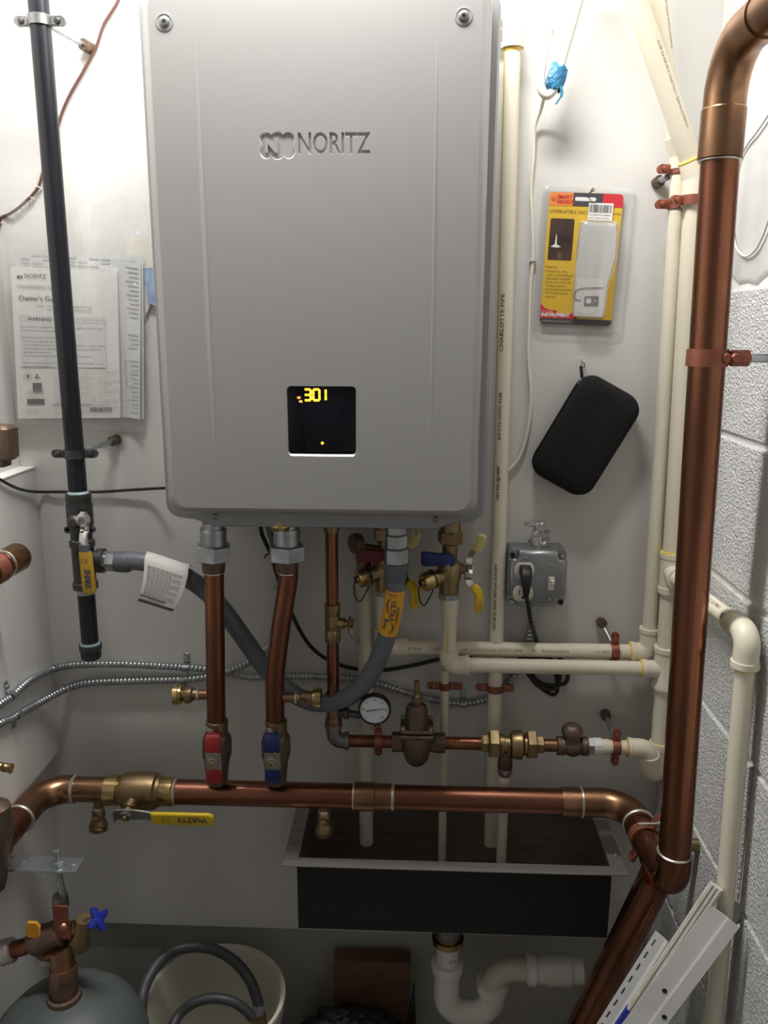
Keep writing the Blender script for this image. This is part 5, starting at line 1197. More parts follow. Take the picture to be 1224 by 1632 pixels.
mb = MB(); dt(mb, 'COMBUSTIBLE GAS DETECTOR', 2.5, 32, 6.6); dt(mb, 'MANUAL', 99, 32, 4)
dt(mb, 'Features', 2, 120, 5.6)
for i, s in enumerate(('• Detects for most', '   every combustible gas', '• Adjustable sensitivity', '• Audio sound alert for', '   leakage detection', '• Low battery indication', '• 3*1.5v AA batteries', '   operated')): dt(mb, s, 2, 126.5+i*5.9, 4.7)
part('print', mb, 'ink_brown', t)
mb = MB(); dt(mb, 'SMART', 13, 9.5, 7.4, bold=.0002); dt(mb, 'SENSOR', 13, 17.0, 7.4, bold=.0002)
for k in range(12):
    a = 2*math.pi*k/12; c_ = (7.5, 11); p_ = lambda r_, da: D(c_[0]+r_*math.cos(a+da), c_[1]+r_*math.sin(a+da), .0016)
    mb.quad(p_(1.2, -.12), p_(4.6, -.06), p_(4.6, .06), p_(1.2, .12))
part('brand_print', mb, 'card_red', t, 'SMART SENSOR wording with a sunburst mark')
mb = MB(); dt(mb, 'INSTRUMENT', 1.5, 199, 7.6, .0017, bold=.00035); dt(mb, 'SMART SENSOR', 1.5, 191.5, 2.6, .0017); part('white_wording', mb, 'white_print', t, 'white INSTRUMENT wording')
mb = MB(); dt(mb, 'COMBUSTIBLE GAS DETECTOR', 3, 208, 3.4, .0018); part('footer_print', mb, 'ink_light', t)
# clear hull with bulging body
def hullshape(k, o):
    pts = [(52, 48), (56, 44), (105, 43), (110, 48), (113, 62), (114, 90), (112, 120), (105, 145), (104, 170), (103, 190), (98, 199), (88, 200), (58, 199), (52, 194), (50, 175), (49, 150), (50, 120), (49, 95), (50, 65)]
    c = (82, 120); P_ = [D(c[0]+(u-c[0])*k, c[1]+(v-c[1])*(1-(1-k)*.5), o) for u, v in pts]; return cr(P_+[P_[0]], 2)[:-1]
part('insert', MB().ring_strip([[D(u, v, .0012) for u, v in ((54, 46), (108, 46), (111, 62), (112, 100), (103, 145), (102, 198), (54, 198), (51, 120))], [D(u, v, .003) for u, v in ((54, 46), (108, 46), (111, 62), (112, 100), (103, 145), (102, 198), (54, 198), (51, 120))]]), 'panel_gray', t, 'light gray insert with a leaflet')
lf = part('leaflet', MB().ring_strip([[D(u, v, .0032) for u, v in ((55, 136), (97, 136), (101, 197), (54, 197))], [D(u, v, .0040) for u, v in ((55, 136), (97, 136), (101, 197), (54, 197))]]), 'white_print', t, 'white instruction leaflet')
px_ = Wd/117
patch('device_drawing', [(69, 166), (71, 164), (90, 163), (92, 165), (92, 178), (90, 180), (71, 181), (69, 179)], 'card_gray', .0044, lf, 'dark drawing of the device')
mb = MB(); q = D(76, 171.5, .0045); mb.turn([(q, 4.6*px_), (q+nn*.0003, 4.5*px_)], 20); q = D(87, 171.5, .0045); mb.turn([(q, 1.4*px_), (q+nn*.0003, 1.3*px_)], 10); part('device_dial', mb, 'white_print', lf)
part('device_probe', MB().tube(cr([D(63, 171, .0046), D(54, 169, .0046), D(52, 162, .0046), D(55, 155, .0046), D(66, 151, .0046), D(97, 149, .0046)], 5), .0010, 8), 'galv_dark', lf)
part('clear_blister', loft(MB(), [hullshape(1.03, .0022), hullshape(1.0, .004), hullshape(.97, .016), hullshape(.90, .0205), hullshape(.7, .0215)], (False, True)), 'blister_body', t, 'bulged clear plastic shell', smooth=60)
def fr_(o, i): return dr(-12+i, -11+i, 136-i, 226-i, 9, o)
part('clear_backing', loft(MB(), [fr_(-.0012, 0), fr_(-.0002, 0), fr_(.0022, 3), fr_(.0026, 8)], (True, False)), 'blister', t, 'clear plastic flange around the card', smooth=60)
q = D(58, 2, .0); part('nail', MB().turn([(q+V(0, .006, -.004), .0014), (q+V(.006, -.018, .004), .0014), (q+V(.006, -.018, .004), .003), (q+V(.0062, -.020, .0042), .0028)], 10), 'galv_dark', t, 'nail through the hang slot')

# ============================================================ BLACK POUCH
PYp = -.022; c = P(932, 695, PYp); a = math.radians(28.5); lx = V(math.cos(a), 0, -math.sin(a))*-1; lx = V(math.cos(a), 0, -math.sin(a)); ly = V(math.sin(a), 0, math.cos(a))
t = thing('zip_pouch', 'black zippered pouch hanging tilted from a small wall hook', 'pouch', c+V(0, 0, -.09))
PW, PH = .108, .176
def pl(k, y, r): return [c+lx*x+ly*z+V(0, y, 0) for x, z in rrect(PW-k, PH-k, r, 7)]
part('case', loft(MB(), [pl(.030, .019, .015), pl(.008, .016, .022), pl(.001, .009, .026), pl(.003, .0015, .026), pl(.003, -.0015, .026), pl(.001, -.006, .026), pl(.003, -.013, .024), pl(.016, -.0165, .022), pl(.05, -.0175, .014)]), 'black_fabric', t, smooth=60)
zp = pl(.0, .0, .027); part('zipper', MB().tube(zp+[zp[0]], .0018, 8, (False, False)), 'black_rubber', t)
q = P(924, 607, PYp)+V(0, 0, -.004); top = P(929, 578, -.012)
part('zipper_slider', MB().box(q+V(0, 0, .002), (.006, .007, .010), bev=.001), 'galv', t)
part('pull_tab', MB().box(q.lerp(top, .55), (.0048, .003, .019), (V(1, 0, .15).normalized(), YA, V(-.15, 0, 1).normalized()), .001), 'black_rubber', t)
part('pull_ring', MB().tube(cr([q.lerp(top, .80), q.lerp(top, .9)+V(-.003, 0, 0), top+V(0, 0, .002), q.lerp(top, .9)+V(.003, 0, 0), q.lerp(top, .80)], 4), .0009, 8), 'chrome', t)
q = P(928, 573, 0); single('wall_hook', MB().tube(cr([q, q+V(0, -.008, 0), q+V(0, -.013, -.001), q+V(.001, -.016, -.006), q+V(.001, -.014, -.011), q+V(0, -.010, -.011)], 4), .0014, 8), 'chrome', 'tiny metal hook in the wall holding the black pouch', 'hook')

# ============================================================ PAPERS ON THE LEFT
def sheet(name, label, cat, quad, Y, m, th=.001, wave=.003, grp=None, n=8, ph=0):
    c = [P(x, y, Y) for x, y in quad]
    def f(u, v, o=0):
        p = (c[0]*(1-u)+c[1]*u)*(1-v)+(c[3]*(1-u)+c[2]*u)*v; p = p.copy(); p.y += -wave*math.sin(u*3.1+ph)*math.cos(v*2+ph)-o; return p
    mb = MB(); mb.ring_strip([[f(u/n, v/n) for u in range(n+1)] for v in range(n+1)], False, (False, False)); mb.ring_strip([[f(u/n, v/n)+V(0, th, 0) for u in range(n+1)] for v in range(n+1)], False, (False, False))
    e = [f(u/n, 0) for u in range(n+1)]+[f(1, v/n) for v in range(1, n+1)]+[f(1-u/n, 1) for u in range(1, n+1)]+[f(0, 1-v/n) for v in range(1, n)]
    mb.ring_strip([e, [p+V(0, th, 0) for p in e]], True, (False, False))
    t = thing(name, label, cat, c[3], grp); part('sheet', mb, m, t, smooth=80); return t, f
sheet('brochure', 'cream and blue brochure corner showing beside the heater edge, behind the papers', 'brochure', [(200, 378), (243, 380), (247, 470), (205, 560)], -.006, 'paper_buff', .0008, .001)
t, f = sheet('folded_leaflet', 'blue printed leaflet peeking out between the papers and the heater', 'leaflet', [(228, 428), (246, 426), (248, 488), (236, 482)], -.009, 'blue_print', .0006, .0005)
t, f = sheet('back_sheet', 'large paper sheet behind the manual, its top edge showing above it', 'paper', [(22, 396), (228, 408), (230, 668), (40, 660)], -.012, 'paper2', .0008, .003)
mb = MB()
for i in range(5):
    for j in range(10):
        if (i*7+j*3) % 5: mb.quad(f(.05+.09*j, .03+.022*i, .001), f(.05+.09*j+.075, .03+.022*i, .001), f(.05+.09*j+.075, .036+.022*i, .001), f(.05+.09*j, .036+.022*i, .001))
part('print', mb, 'ink_light', t, smooth=80)
t, f = sheet('side_papers', 'narrow strip of wrinkled papers showing right of the manual', 'paper', [(176, 412), (224, 420), (224, 668), (192, 664)], -.016, 'paper2', .0008, .004, n=14, ph=1)
mb = MB()
for i in range(34):
    if i in (12, 13, 14, 19, 20): continue
    a_ = .5+.18*((i*37) % 3)/3; mb.quad(f(a_, .03+.028*i, .001), f(.93, .03+.028*i, .001), f(.93, .038+.028*i, .001), f(a_, .038+.028*i, .001))
for i in range(18): v_ = .62+.010*i; mb.quad(f(.30, v_, .001), f(.40, v_, .001), f(.40, v_+.005, .001), f(.30, v_+.005, .001))
part('print', mb, 'ink_light', t, smooth=80)
t, f = sheet('owners_manual', 'white owner\'s guide booklet with a warning box pinned to the left wall', 'manual', [(17, 424), (187, 432), (192, 666), (29, 667)], -.021, 'paper', .0035, .0035)
# u: 0..170px, v: 0..240px
def mt(mb, s, px, py, size, **k):
    c0_ = f(0, 0)
    W_ = (f(1, .5)-f(0, .5)).length; H_ = (f(0, 1)-f(0, 0)).length
    mb.text(s, size, lambda x, y, z: f(px/170+x/W_, py/240-y/H_, .0012), **k)
ml = MB(); mk = MB(); mg = MB()
mt(mk, 'NORITZ', 22, 17, .0095); mt(mg, 'CONDENSING GAS COMBI', 9, 33, .0072); mt(mk, "Owner's Guide", 11, 52, .0112, bold=.0001)
mt(mg, 'Models   NRCB180-DV (GQ-C2860WX-FF US)', 40, 61, .0045); mt(mg, 'NRCB199-DV (GQ-C3260WX-FF US)', 57, 67, .0045)
mt(mk, 'WARNING', 24, 83, .0080, bold=.0002)
for i, s in enumerate(('If the information in these instructions is not followed exactly,', 'a fire or explosion may result causing property damage or death.')): mt(ml, s, 52, 80+i*5, .0038)
body = ['Do not store or use gasoline or other flammable vapors or liquids in the', 'vicinity of this or any other appliance.', '', 'WHAT TO DO IF YOU SMELL GAS', '- Do not try to light any appliance.', '- Do not touch any electrical switch; do not use any phone in your building.', '- Immediately call your gas supplier from a neighbors phone. Follow the', '  gas suppliers instructions.', '- If you cannot reach your gas supplier, call the fire department.', '', 'Installation and service must be performed by a qualified installer, service', 'agency or the gas supplier.']
for i, s in enumerate(body): mt(mg, s, 13, 94+i*5.7, .0044)
for i in range(14): mt(ml, 'Thank you for purchasing this Noritz Gas Combi appliance. Before using'[:66-(i*7) % 19], 62, 162+i*5.4, .0040)
mt(mk, 'NORITZ America Corporation', 58, 219, .0052); mt(ml, 'SBB85DJ-1', 16, 229, .004); mt(ml, 'Rev. 12/16', 16, 234, .004)
for i, s in enumerate(('AHRI CERTIFIED', 'ENERGY SAVING', 'LOW NOx')): mt(ml, s, 18, 196+i*5.2, .0036)
def mq(mb, a, b, c_, d): mb.quad(f(a/170, b/240, .0011), f(c_/170, b/240, .0011), f(c_/170, d/240, .0011), f(a/170, d/240, .0011))
mq(mk, 10, 14, 15, 18); mq(mk, 16, 14, 19, 18)
for x0, x1, y in ((11, 148, 72), (11, 148, 73)): pass
pn = MB(); 
for i in range(10): mq(pn, 10+i*13.9, 74, 10+(i+1)*13.9, 156)
pg = MB()
for v_ in (162, 168): pass
mq(mk, 27, 182, 42, 197)
mq(mk, 17, 208, 45, 217)
x_ = 120.0
rr = random.Random(5)
while x_ < 156: w_ = rr.choice((.6, 1, 1.6)); mq(mk, x_, 222, x_+w_, 229); x_ += w_+rr.choice((.5, .9))
# triangle, round seal with star
for r0, r1, n_, cx_, cy_ in ((5.6, 6.3, 3, 17, 80.5), (6.3, 6.8, 20, 20, 171)):
    for k in range(n_):
        a0_, a1_ = -math.pi/2+2*math.pi*k/n_, -math.pi/2+2*math.pi*(k+1)/n_
        g_ = lambda r_, a_: f((cx_+r_*math.cos(a_))/170, (cy_+r_*math.sin(a_))/240, .0012)
        mg.quad(g_(r0, a0_), g_(r0, a1_), g_(r1, a1_), g_(r1, a0_))
st5 = []
for k in range(10): a_ = -math.pi/2+math.pi*k/5; r_ = 4 if k % 2 == 0 else 1.7; st5.append(f((20+r_*math.cos(a_))/170, (171+r_*math.sin(a_))/240, .0012))
o_ = len(mk.v); mk.v += st5; mk.f.append(tuple(range(o_, o_+10)))
for k in range(3):
    a_ = -math.pi/2+2*math.pi*k/3; b = (35, 172); g_ = lambda r_, da: f((b[0]+r_*math.cos(a_+da))/170, (b[1]+r_*math.sin(a_+da))/240, .0012); mk.quad(g_(0, 0), g_(3, .5), g_(5.5, 0), g_(3, -.5))
part('panel', pn, 'panel_gray', t, 'pale gray warning panel', smooth=80)
for p in pn.v: pass
part('heading_print', mk, 'ink', t, 'black headings, seals and barcode', smooth=80); part('text_print', mg, 'ink_gray', t, smooth=80); part('fine_print', ml, 'ink_light', t, smooth=80)
# push text slightly proud of the gray panel
# clear plastic bag
c4 = [P(8, 322, -.03), P(238, 316, -.03), P(236, 690, -.03), P(26, 674, -.03)]
def bagf(u, v, o=0):
    p = (c4[0]*(1-u)+c4[1]*u)*(1-v)+(c4[3]*(1-u)+c4[2]*u)*v; k = math.sin(math.pi*min(1, max(0, u)))*math.sin(math.pi*min(1, v))
    p = p.copy(); p.y = -.0292-.006*k-.0035*math.sin(u*9+v*4)*k-.003*math.sin(v*15+u*3)*k+o*(.024-.0); p.z += .004*math.sin(u*17)*(1-v); return p
mb = MB(); n = 22
mb.ring_strip([[bagf(u/n, v/n) for u in range(n+1)] for v in range(n+1)], False, (False, False))
single('plastic_bag', mb, 'bag_clear', 'crumpled clear plastic bag over the manual and papers on the upper left wall', 'plastic bag', smooth=80)

# ============================================================ SINK
sz = .563; x0, x1 = -.204, .3425; yf, yb = -.186, -.004; fl = .023
t = thing('sink', 'dark stainless sink basin with wide flat rim mounted low on the wall', 'sink', V(.07, -.10, sz-.14))
def rc(xa, xb, ya, yb_, z): return [V(xa, ya, z), V(xb, ya, z), V(xb, yb_, z), V(xa, yb_, z)]
ix0, ix1, iy0, iy1 = x0+fl, x1-fl, yf+fl*.95, yb-.006
mb = MB(); mb.ring_strip([rc(x0, x1, yf, yb, sz-.0016), rc(x0, x1, yf, yb, sz), rc(ix0, ix1, iy0, iy1, sz), rc(ix0+.0012, ix1-.0012, iy0+.0012, iy1-.0012, sz-.0016)], True, (False, False))
mb.ring_strip([rc(x0, x1, yf, yb, sz-.0016), rc(ix0+.0012, ix1-.0012, iy0+.0012, iy1-.0012, sz-.0016)], True, (False, False))
part('rim', mb, 'sink_rim', t, 'flat brushed rim')
zb_s = sz-.134
mb = MB(); mb.ring_strip([rc(ix0, ix1, iy0, iy1, sz-.001), rc(ix0+.002, ix1-.002, iy0+.002, iy1-.002, zb_s+.010), rc(ix0+.010, ix1-.010, iy0+.010, iy1-.010, zb_s+.003)], True, (False, True))
part('basin', mb, 'sink_steel', t, 'brushed steel inside')
mb = MB(); mb.ring_strip([rc(ix0-.002, ix1+.002, iy0-.002, iy1+.002, sz-.0018), rc(ix0-.002, ix1+.002, iy0-.002, iy1+.002, zb_s+.003), rc(ix0+.002, ix1-.002, iy0+.002, iy1-.002, zb_s)], True, (False, True))
part('undercoat', mb, 'sink_coat', t, 'black sprayed outside')
for px, py in ((463, 1340), (981, 1362)):
    q = PZ(px, py, sz); part('rim_hole', MB().turn([(q+V(0, 0, -.001), .0014), (q+V(0, 0, .0005), .0014), (q+V(0, 0, .0006), .0008)], 10), 'white_print', t)
# P-trap
TY = -.105; q = P(714, 1487, TY)
t = thing('sink_trap', 'white plastic drain trap under the sink with brass nut, running right to the wall', 'drain trap', P(740, 1610, TY))
dx0 = q.x
z = lambda py: P(714, py, TY).z
part('drain_body', MB().turn([(V(dx0, TY, zb_s+.004), .026), (V(dx0, TY, z(1493)), .0225), (V(dx0, TY, z(1494)), .018)], 28), 'galv_dark', t)
part('drain_nut', MB().turn([(V(dx0, TY, z(1491)), .0225), (V(dx0, TY, z(1492)), .0275), (V(dx0, TY, z(1500)), .0275), (V(dx0, TY, z(1502)), .024)], 16), 'brass_bright', t, 'brass slip nut')
part('tailpiece', MB().turn([(V(dx0, TY, z(1500)), .0195), (V(dx0, TY, z(1540)), .0195)], 28), 'pvc', t)
def nutz(a, b, r, m='pvc'): return MB().turn([(a, r-.004), (a, r), (a.lerp(b, .25), r+.0006), (a.lerp(b, .8), r-.0004), (b, r-.005)], 20)
part('slip_nut', nutz(V(dx0, TY, z(1531)), V(dx0, TY, z(1549)), .0275), 'pvc', t)
zu = P(740, 1604, TY).z; xu = P(784, 1590, TY).x; zut = P(784, 1572, TY).z
part('trap_bend', MB().tube(fil([V(dx0, TY, z(1543)), V(dx0, TY, zu-.012), V(xu, TY, zu-.012), V(xu, TY, zut)], .034, 12), .0222, 28), 'pvc', t)
part('slip_nut', nutz(V(xu, TY, zut+.012), V(xu, TY, zut-.010), .0280), 'pvc', t)
za_ = P(840, 1544, TY).z; xa_ = P(838, 1544, TY).x; xb_ = P(935, 1546, TY).x
part('trap_arm', MB().tube(fil([V(xu, TY, zut-.006), V(xu, TY, za_), V(xa_+.02, TY, za_)], .040, 12), .0205, 28), 'pvc_beige', t)
part('slip_nut', nutz(V(xa_+.016, TY, za_), V(xa_, TY, za_), .0270), 'pvc', t)
part('adapter', MB().turn([(V(xa_+.012, TY, za_), .0235), (V(xa_+.036, TY, za_), .0240), (V(xa_+.037, TY, za_), .0265), (V(xa_+.075, TY, za_), .0265), (V(xa_+.076, TY, za_), .022), (xb_ and V(.30, TY, za_), .022)], 28), 'pvc', t)
mb = MB(); f_ = onpipe(V(dx0+.003, TY, z(1522)), V(1, 0, .35), -YA+XA*.3, .0199); mb.text('PVC', .008, f_); part('print', mb, 'ink', t)

# ============================================================ BOTTOM LEFT: TANK, BRACKET, FITTINGS
KX, KY = -.512, -.315
t = thing('tank', 'gray-green pressure tank with domed top standing in the lower left corner', 'tank', (KX, KY, 0))
pr = [(0, .09), (.01, .112), (.28, .119), (.345, .1165), (.378, .104), (.402, .082), (.417, .052), (.424, .024), (.424, .001)]
part('shell', MB().turn([(V(KX, KY, z_), r_) for z_, r_ in pr], 48), 'tank', t, smooth=60)
part('top_boss', MB().turn([(V(KX, KY, .420), .026), (V(KX, KY, .430), .024), (V(KX, KY, .431), .018)], 24), 'bronze', t)
bz = .622
t = thing('flat_bracket', 'perforated gray steel strap bracket sticking out from the left wall above the tank', 'bracket', (-.56, -.285, bz))
bcs = [PZ(-60, 1363, bz), PZ(135, 1370, bz), PZ(122, 1393, bz), PZ(-75, 1386, bz)]
bcs[0].x = bcs[3].x = -.657
part('strap', MB().prism(bcs, V(0, 0, .003), .0006), 'galv', t)
for px, py in ((39, 1375), (118, 1380)):
    q = PZ(px, py, bz+.0030); part('bolt_hole', MB().turn([(q+V(0, 0, -.001), .0048), (q+V(0, 0, .0004), .0048), (q+V(0, 0, .0006), .004), (q+V(0, 0, .0004), .0032), (q+V(0, 0, -.0006), .001)], 16), 'galv', t)
rq = PZ(92, 1380, bz+.003)
t = thing('hanger_rod', 'threaded rod with nut through the steel bracket, holding the copper hanger', 'rod', (rq.x, rq.y, .56))
part('rod', MB().tube([V(rq.x, rq.y, bz+.028), V(rq.x, rq.y, bz), V(rq.x+.004, rq.y, .570)], .0050, 14), 'galv', t)
part('washer', MB().turn([(V(rq.x, rq.y, bz+.0032), .0110), (V(rq.x, rq.y, bz+.0050), .0105)], 18), 'galv', t)
part('nut', MB().hexn(V(rq.x, rq.y, bz+.0050), V(rq.x, rq.y, bz+.0120), .0088), 'galv', t)
part('rod_coupling', MB().turn([(P(96, 1427, rq.y), .011), (P(97, 1443, rq.y), .0125), (P(97, 1444, rq.y), .008)], 12), 'galv_dark', t)
part('copper_strap', MB().box((P(98, 1470, rq.y-.012).x, rq.y-.012, P(98, 1470, rq.y-.012).z), (.023, .003, .058), bev=.0008), 'copper_clad', t, 'flat copper hanger strap')
part('strap_rivet', MB().turn([(P(101, 1478, rq.y-.0155), .006), (P(101, 1478, rq.y-.018), .0055), (P(101, 1478, rq.y-.019), .003)], 14), 'copper_fit', t)
ty = rq.y; c = P(82, 1490, ty)
t = thing('tank_fitting', 'copper tee and pipe standing on the tank with brass ends', 'pipe fitting', (KX, KY, .45))
cxt = P(84, 1500, ty).x; 
part('tee_body', MB().turn([(P(54, 1502, ty), .0195), (P(57, 1500, ty), .0215), (P(62, 1498, ty), .0215), (P(64, 1497, ty), .0205), (P(98, 1485, ty), .0205), (P(100, 1484, ty), .016)], 26), 'bronze', t)
part('drop', MB().tube([P(78, 1495, ty), P(78, 1520, ty), V(KX-.004, (ty+KY)/2, .49), V(KX, KY, .428)], [.0185, .0180, .0180, .0180], 26), 'copper_fit', t)
part('solder_ring', MB().turn([(P(79, 1518, ty), .018), (P(79, 1519, ty), .0195), (P(79, 1524, ty), .0195), (P(79, 1525, ty), .018)], 24), 'solder', t)
part('drop_collar', MB().turn([(V(KX-.001, KY+.008, .470), .0200), (V(KX, KY, .438), .0205), (V(KX, KY, .433), .018)], 24), 'drip_metal', t)
part('side_pipe', MB().tube([P(58, 1501, ty), P(40, 1508, ty), P(16, 1515, ty)], .0125, 22), 'copper', t)
part('side_coupling', MB().turn([(P(22, 1513, ty), .0150), (P(20, 1514, ty), .0185), (P(4, 1518, ty), .0190), (P(2, 1519, ty), .0170), (P(-30, 1528, ty), .0170)], 22), 'solder', t, 'whitish coupling at the photo edge')
q = P(54, 1480, ty-.01)
part('stop_handle', MB().prism([q+V(-.009, 0, -.012), q+V(.009, 0, -.014), q+V(.0115, 0, .006), q+V(.007, 0, .014), q+V(-.006, 0, .014), q+V(-.011, 0, .006)], V(0, -.005, 0), .001), 'orange', t, 'orange handle')
part('handle_stem', MB().turn([(P(60, 1500, ty), .005), (P(57, 1487, ty-.008), .005)], 12), 'brass', t)
t = thing('hose_bib', 'small brass hose bib with bright blue four-lobed handle above the tank', 'valve', P(130, 1500, ty))
part('inlet', MB().turn([(P(100, 1483, ty), .0105), (P(122, 1478, ty), .0115), (P(124, 1478, ty), .009)], 20), 'brass', t)
q = P(130, 1472, ty)
part('body', MB().turn([(P(133, 1464, ty), .0120), (P(133, 1468, ty), .0125), (P(131, 1478, ty), .0115), (P(129, 1490, ty), .0125), (P(127, 1497, ty), .0165), (P(125, 1508, ty), .0165), (P(124, 1512, ty), .0120)], 20), 'brass', t)
part('stem', MB().turn([(q, .006), (P(146, 1466, ty-.006), .0042), (P(150, 1464, ty-.008), .0042)], 12), 'steel_lever', t)
hc_ = P(156, 1465, ty-.010); axh = (P(156, 1465, ty-.010)-q).normalized(); u_, v_ = frame(axh); mb = MB(); ring = []
for k in range(32):
    a = 2*math.pi*k/32; r_ = .0140+.0055*math.cos(4*a); ring.append(u_*math.cos(a)*r_+v_*math.sin(a)*r_)
mb.ring_strip([[hc_+p*.8-axh*.004 for p in ring], [hc_+p-axh*.003 for p in ring], [hc_+p+axh*.003 for p in ring], [hc_+p*.8+axh*.004 for p in ring]])
part('handle', mb, 'blue_bright', t, 'blue lobed handle', smooth=50)
# things cut by the left edge of the photo
t = thing('side_valve_body', 'brown squarish brass body cut by the left edge, above the white ledge', 'valve', P(5, 735, -.20))
q = P(-12, 705, -.20); part('body', MB().box(q, (.060, .040, .050), (V(1, 0, -.02), YA, V(.05, 0, 1)), .0045), 'bronze', t, smooth=30)
part('inlet_pipe', MB().turn([(q+V(-.025, 0, 0), .013), (V(-.656, q.y, q.z), .013)], 20), 'copper', t)
part('foot', MB().box(q+V(.004, 0, -.029), (.03, .024, .010), bev=.001), 'bronze', t)
t = thing('capped_pipe', 'copper pipe end with rounded cap poking in from the left edge', 'copper pipe', P(0, 905, -.22))
a_, b_ = P(-60, 935, -.30), P(33, 885, -.18)
part('pipe', MB().tube([a_+(a_-b_)*1.2, a_, a_.lerp(b_, .5), b_.lerp(a_, .12)], .0185, 26), 'copper', t)
d_ = (b_-a_).normalized(); part('cap', MB().turn([(b_-d_*.036, .019), (b_-d_*.036, .0212), (b_-d_*.006, .0212), (b_-d_*.001, .0190), (b_, .012), (b_, .001)], 28), 'copper_fit', t)
part('solder_ring', sring(b_-d_*.037, d_, .0200, .003), 'solder', t)
part('clamp_band', MB().turn([(a_.lerp(b_, .42), .0187), (a_.lerp(b_, .42), .0225), (a_.lerp(b_, .60), .0225), (a_.lerp(b_, .60), .019)], 26), 'copper_clad', t)
t = thing('brass_stub', 'short ribbed brass stub entering from the left edge above the header elbow', 'fitting', P(5, 1225, -.25))
a_, b_ = P(-40, 1215, -.25), P(19, 1225, -.25)
part('body', MB().turn([(a_+(a_-b_).normalized()*.05, .007), (a_.lerp(b_, .55), .007), (a_.lerp(b_, .6), .0055), (a_.lerp(b_, .68), .0072), (a_.lerp(b_, .74), .0058), (a_.lerp(b_, .82), .0072), (a_.lerp(b_, .88), .0060), (b_, .0078), (b_, .004)], 14), 'brass', t)
t = thing('edge_valve', 'dark brass valve body cut by the left edge where the header pipe ends', 'valve', P(-4, 1415, -.30))
part('body', MB().turn([(P(-10, 1278, -.31), .010), (P(-10, 1284, -.31), .022), (P(-10, 1310, -.31), .0255), (P(-10, 1335, -.31), .0255), (P(-10, 1355, -.31), .022), (P(-10, 1372, -.31), .0195), (P(-10, 1400, -.31), .0190), (P(-10, 1414, -.31), .016)], 12), 'bronze', t)
part('flange', MB().turn([(V(xl, -.283, zc), .020), (V(xl, -.283, zc), .0275), (V(xl, -.305, zc), .0275), (V(xl, -.306, zc), .02)], 8), 'copper_fit', t)

# ============================================================ BUCKET WITH HOSE
BXc = P(336, 1596, -.175); BXx, BYy, BZz, BR = BXc.x, -.150, .278, .117
t = thing('bucket', 'off-white plastic bucket with a coiled dark hose in it, at the bottom', 'bucket', (BXx, BYy, 0))
def bl_(z_, r_): return (V(BXx, BYy, z_), r_)
part('shell', MB().turn([bl_(0, .095), bl_(BZz-.035, BR-.005), bl_(BZz-.034, BR), bl_(BZz-.002, BR+.001), bl_(BZz, BR-.0005), bl_(BZz, BR-.003), bl_(BZz-.004, BR-.0045), bl_(.06, .091), bl_(.055, .001)], 56, cap=(True, False)), 'bucket', t, smooth=50)
part('rim', MB().turn([bl_(BZz-.008, BR+.0008), bl_(BZz-.007, BR+.0042), bl_(BZz+.001, BR+.0038), bl_(BZz+.002, BR-.001), bl_(BZz-.003, BR-.0045)], 56, cap=(False, False)), 'bucket', t)
w = [P(225, 1632, -.22), P(226, 1592, -.20), P(236, 1560, -.17), P(256, 1530, -.14), P(284, 1513, -.12), P(318, 1509, -.11), P(350, 1517, -.10), P(378, 1536, -.10), P(398, 1562, -.11), P(409, 1590, -.12), P(412, 1604, -.125)]
t = thing('washing_hose', 'dark rubber hose coiled over the bucket with a brass end fitting', 'hose', w[-1])
w2 = [P(268, 1650, -.20), P(285, 1618, -.17), P(310, 1598, -.16), P(340, 1591, -.155), P(370, 1596, -.155), P(392, 1610, -.155), P(402, 1622, -.155)]
part('hose', MB().tube(cr(w, 6), .0095, 16), 'rubber_hose', t)
part('hose', MB().tube(cr(w2, 6), .0085, 16), 'rubber_hose', t)
e = w[-1]; e2 = P(413, 1632, -.135)
part('ferrule', MB().turn([(e.lerp(e2, -.1), .0100), (e.lerp(e2, .0), .0108), (e.lerp(e2, .45), .0108), (e.lerp(e2, .45), .009)], 20), 'galv', t, 'steel ferrule')
part('end_fitting', MB().turn([(e.lerp(e2, .4), .0135), (e.lerp(e2, 1.2), .0140), (e.lerp(e2, 1.2), .01)], 8), 'brass', t, 'brass hose end')

# ============================================================ CARDBOARD BOX, BAG, BOARDS
a = P(532, 1527, -.03); b = P(654, 1527, -.03)
t = thing('cardboard_box', 'brown cardboard box standing on the floor against the wall under the sink', 'box', ((a.x+b.x)/2, -.07, 0))
bxw = b.x-a.x; bc = (a.x+b.x)/2
part('carton', MB().box((bc, -.020, a.z/2+.0005), (bxw, .032, a.z-.001), bev=.0015), 'cardboard', t)
mb = MB(); mb.prism([V(b.x+.006, -.06, a.z-.02), V(b.x+.010, -.08, a.z-.09), V(b.x+.012, -.10, a.z-.16), V(b.x-.012, -.09, a.z-.16), V(b.x-.006, -.07, a.z-.09)], V(.002, .002, 0)); part('open_flap', mb, 'bag', t, 'dark upright flap')
q = P(597, 1573, -.037); part('staple', MB().box(q, (.0012, .0015, .004), bev=.0002), 'galv', t)
mb = MB(); q = P(560, 1645, -.10); rings = []
for i in range(9):
    a_ = math.pi*(.02+.48*i/8); rr_ = math.sin(a_); rings.append([q+V(math.cos(k*math.pi/12)*rr_*.090*(1+.12*math.sin(k*1.7+i)), math.sin(k*math.pi/12)*rr_*.045*(1+.1*math.sin(k*2.3)), (math.cos(a_)*.040+.006*math.sin(k*1.9+i*2))) for k in range(24)])
rings.append([V(p.x, p.y, .002) for p in rings[-1]])
single('black_bag', mb.ring_strip(rings), 'bag', 'crumpled black bag in front of the cardboard box on the floor', 'bag', smooth=70)

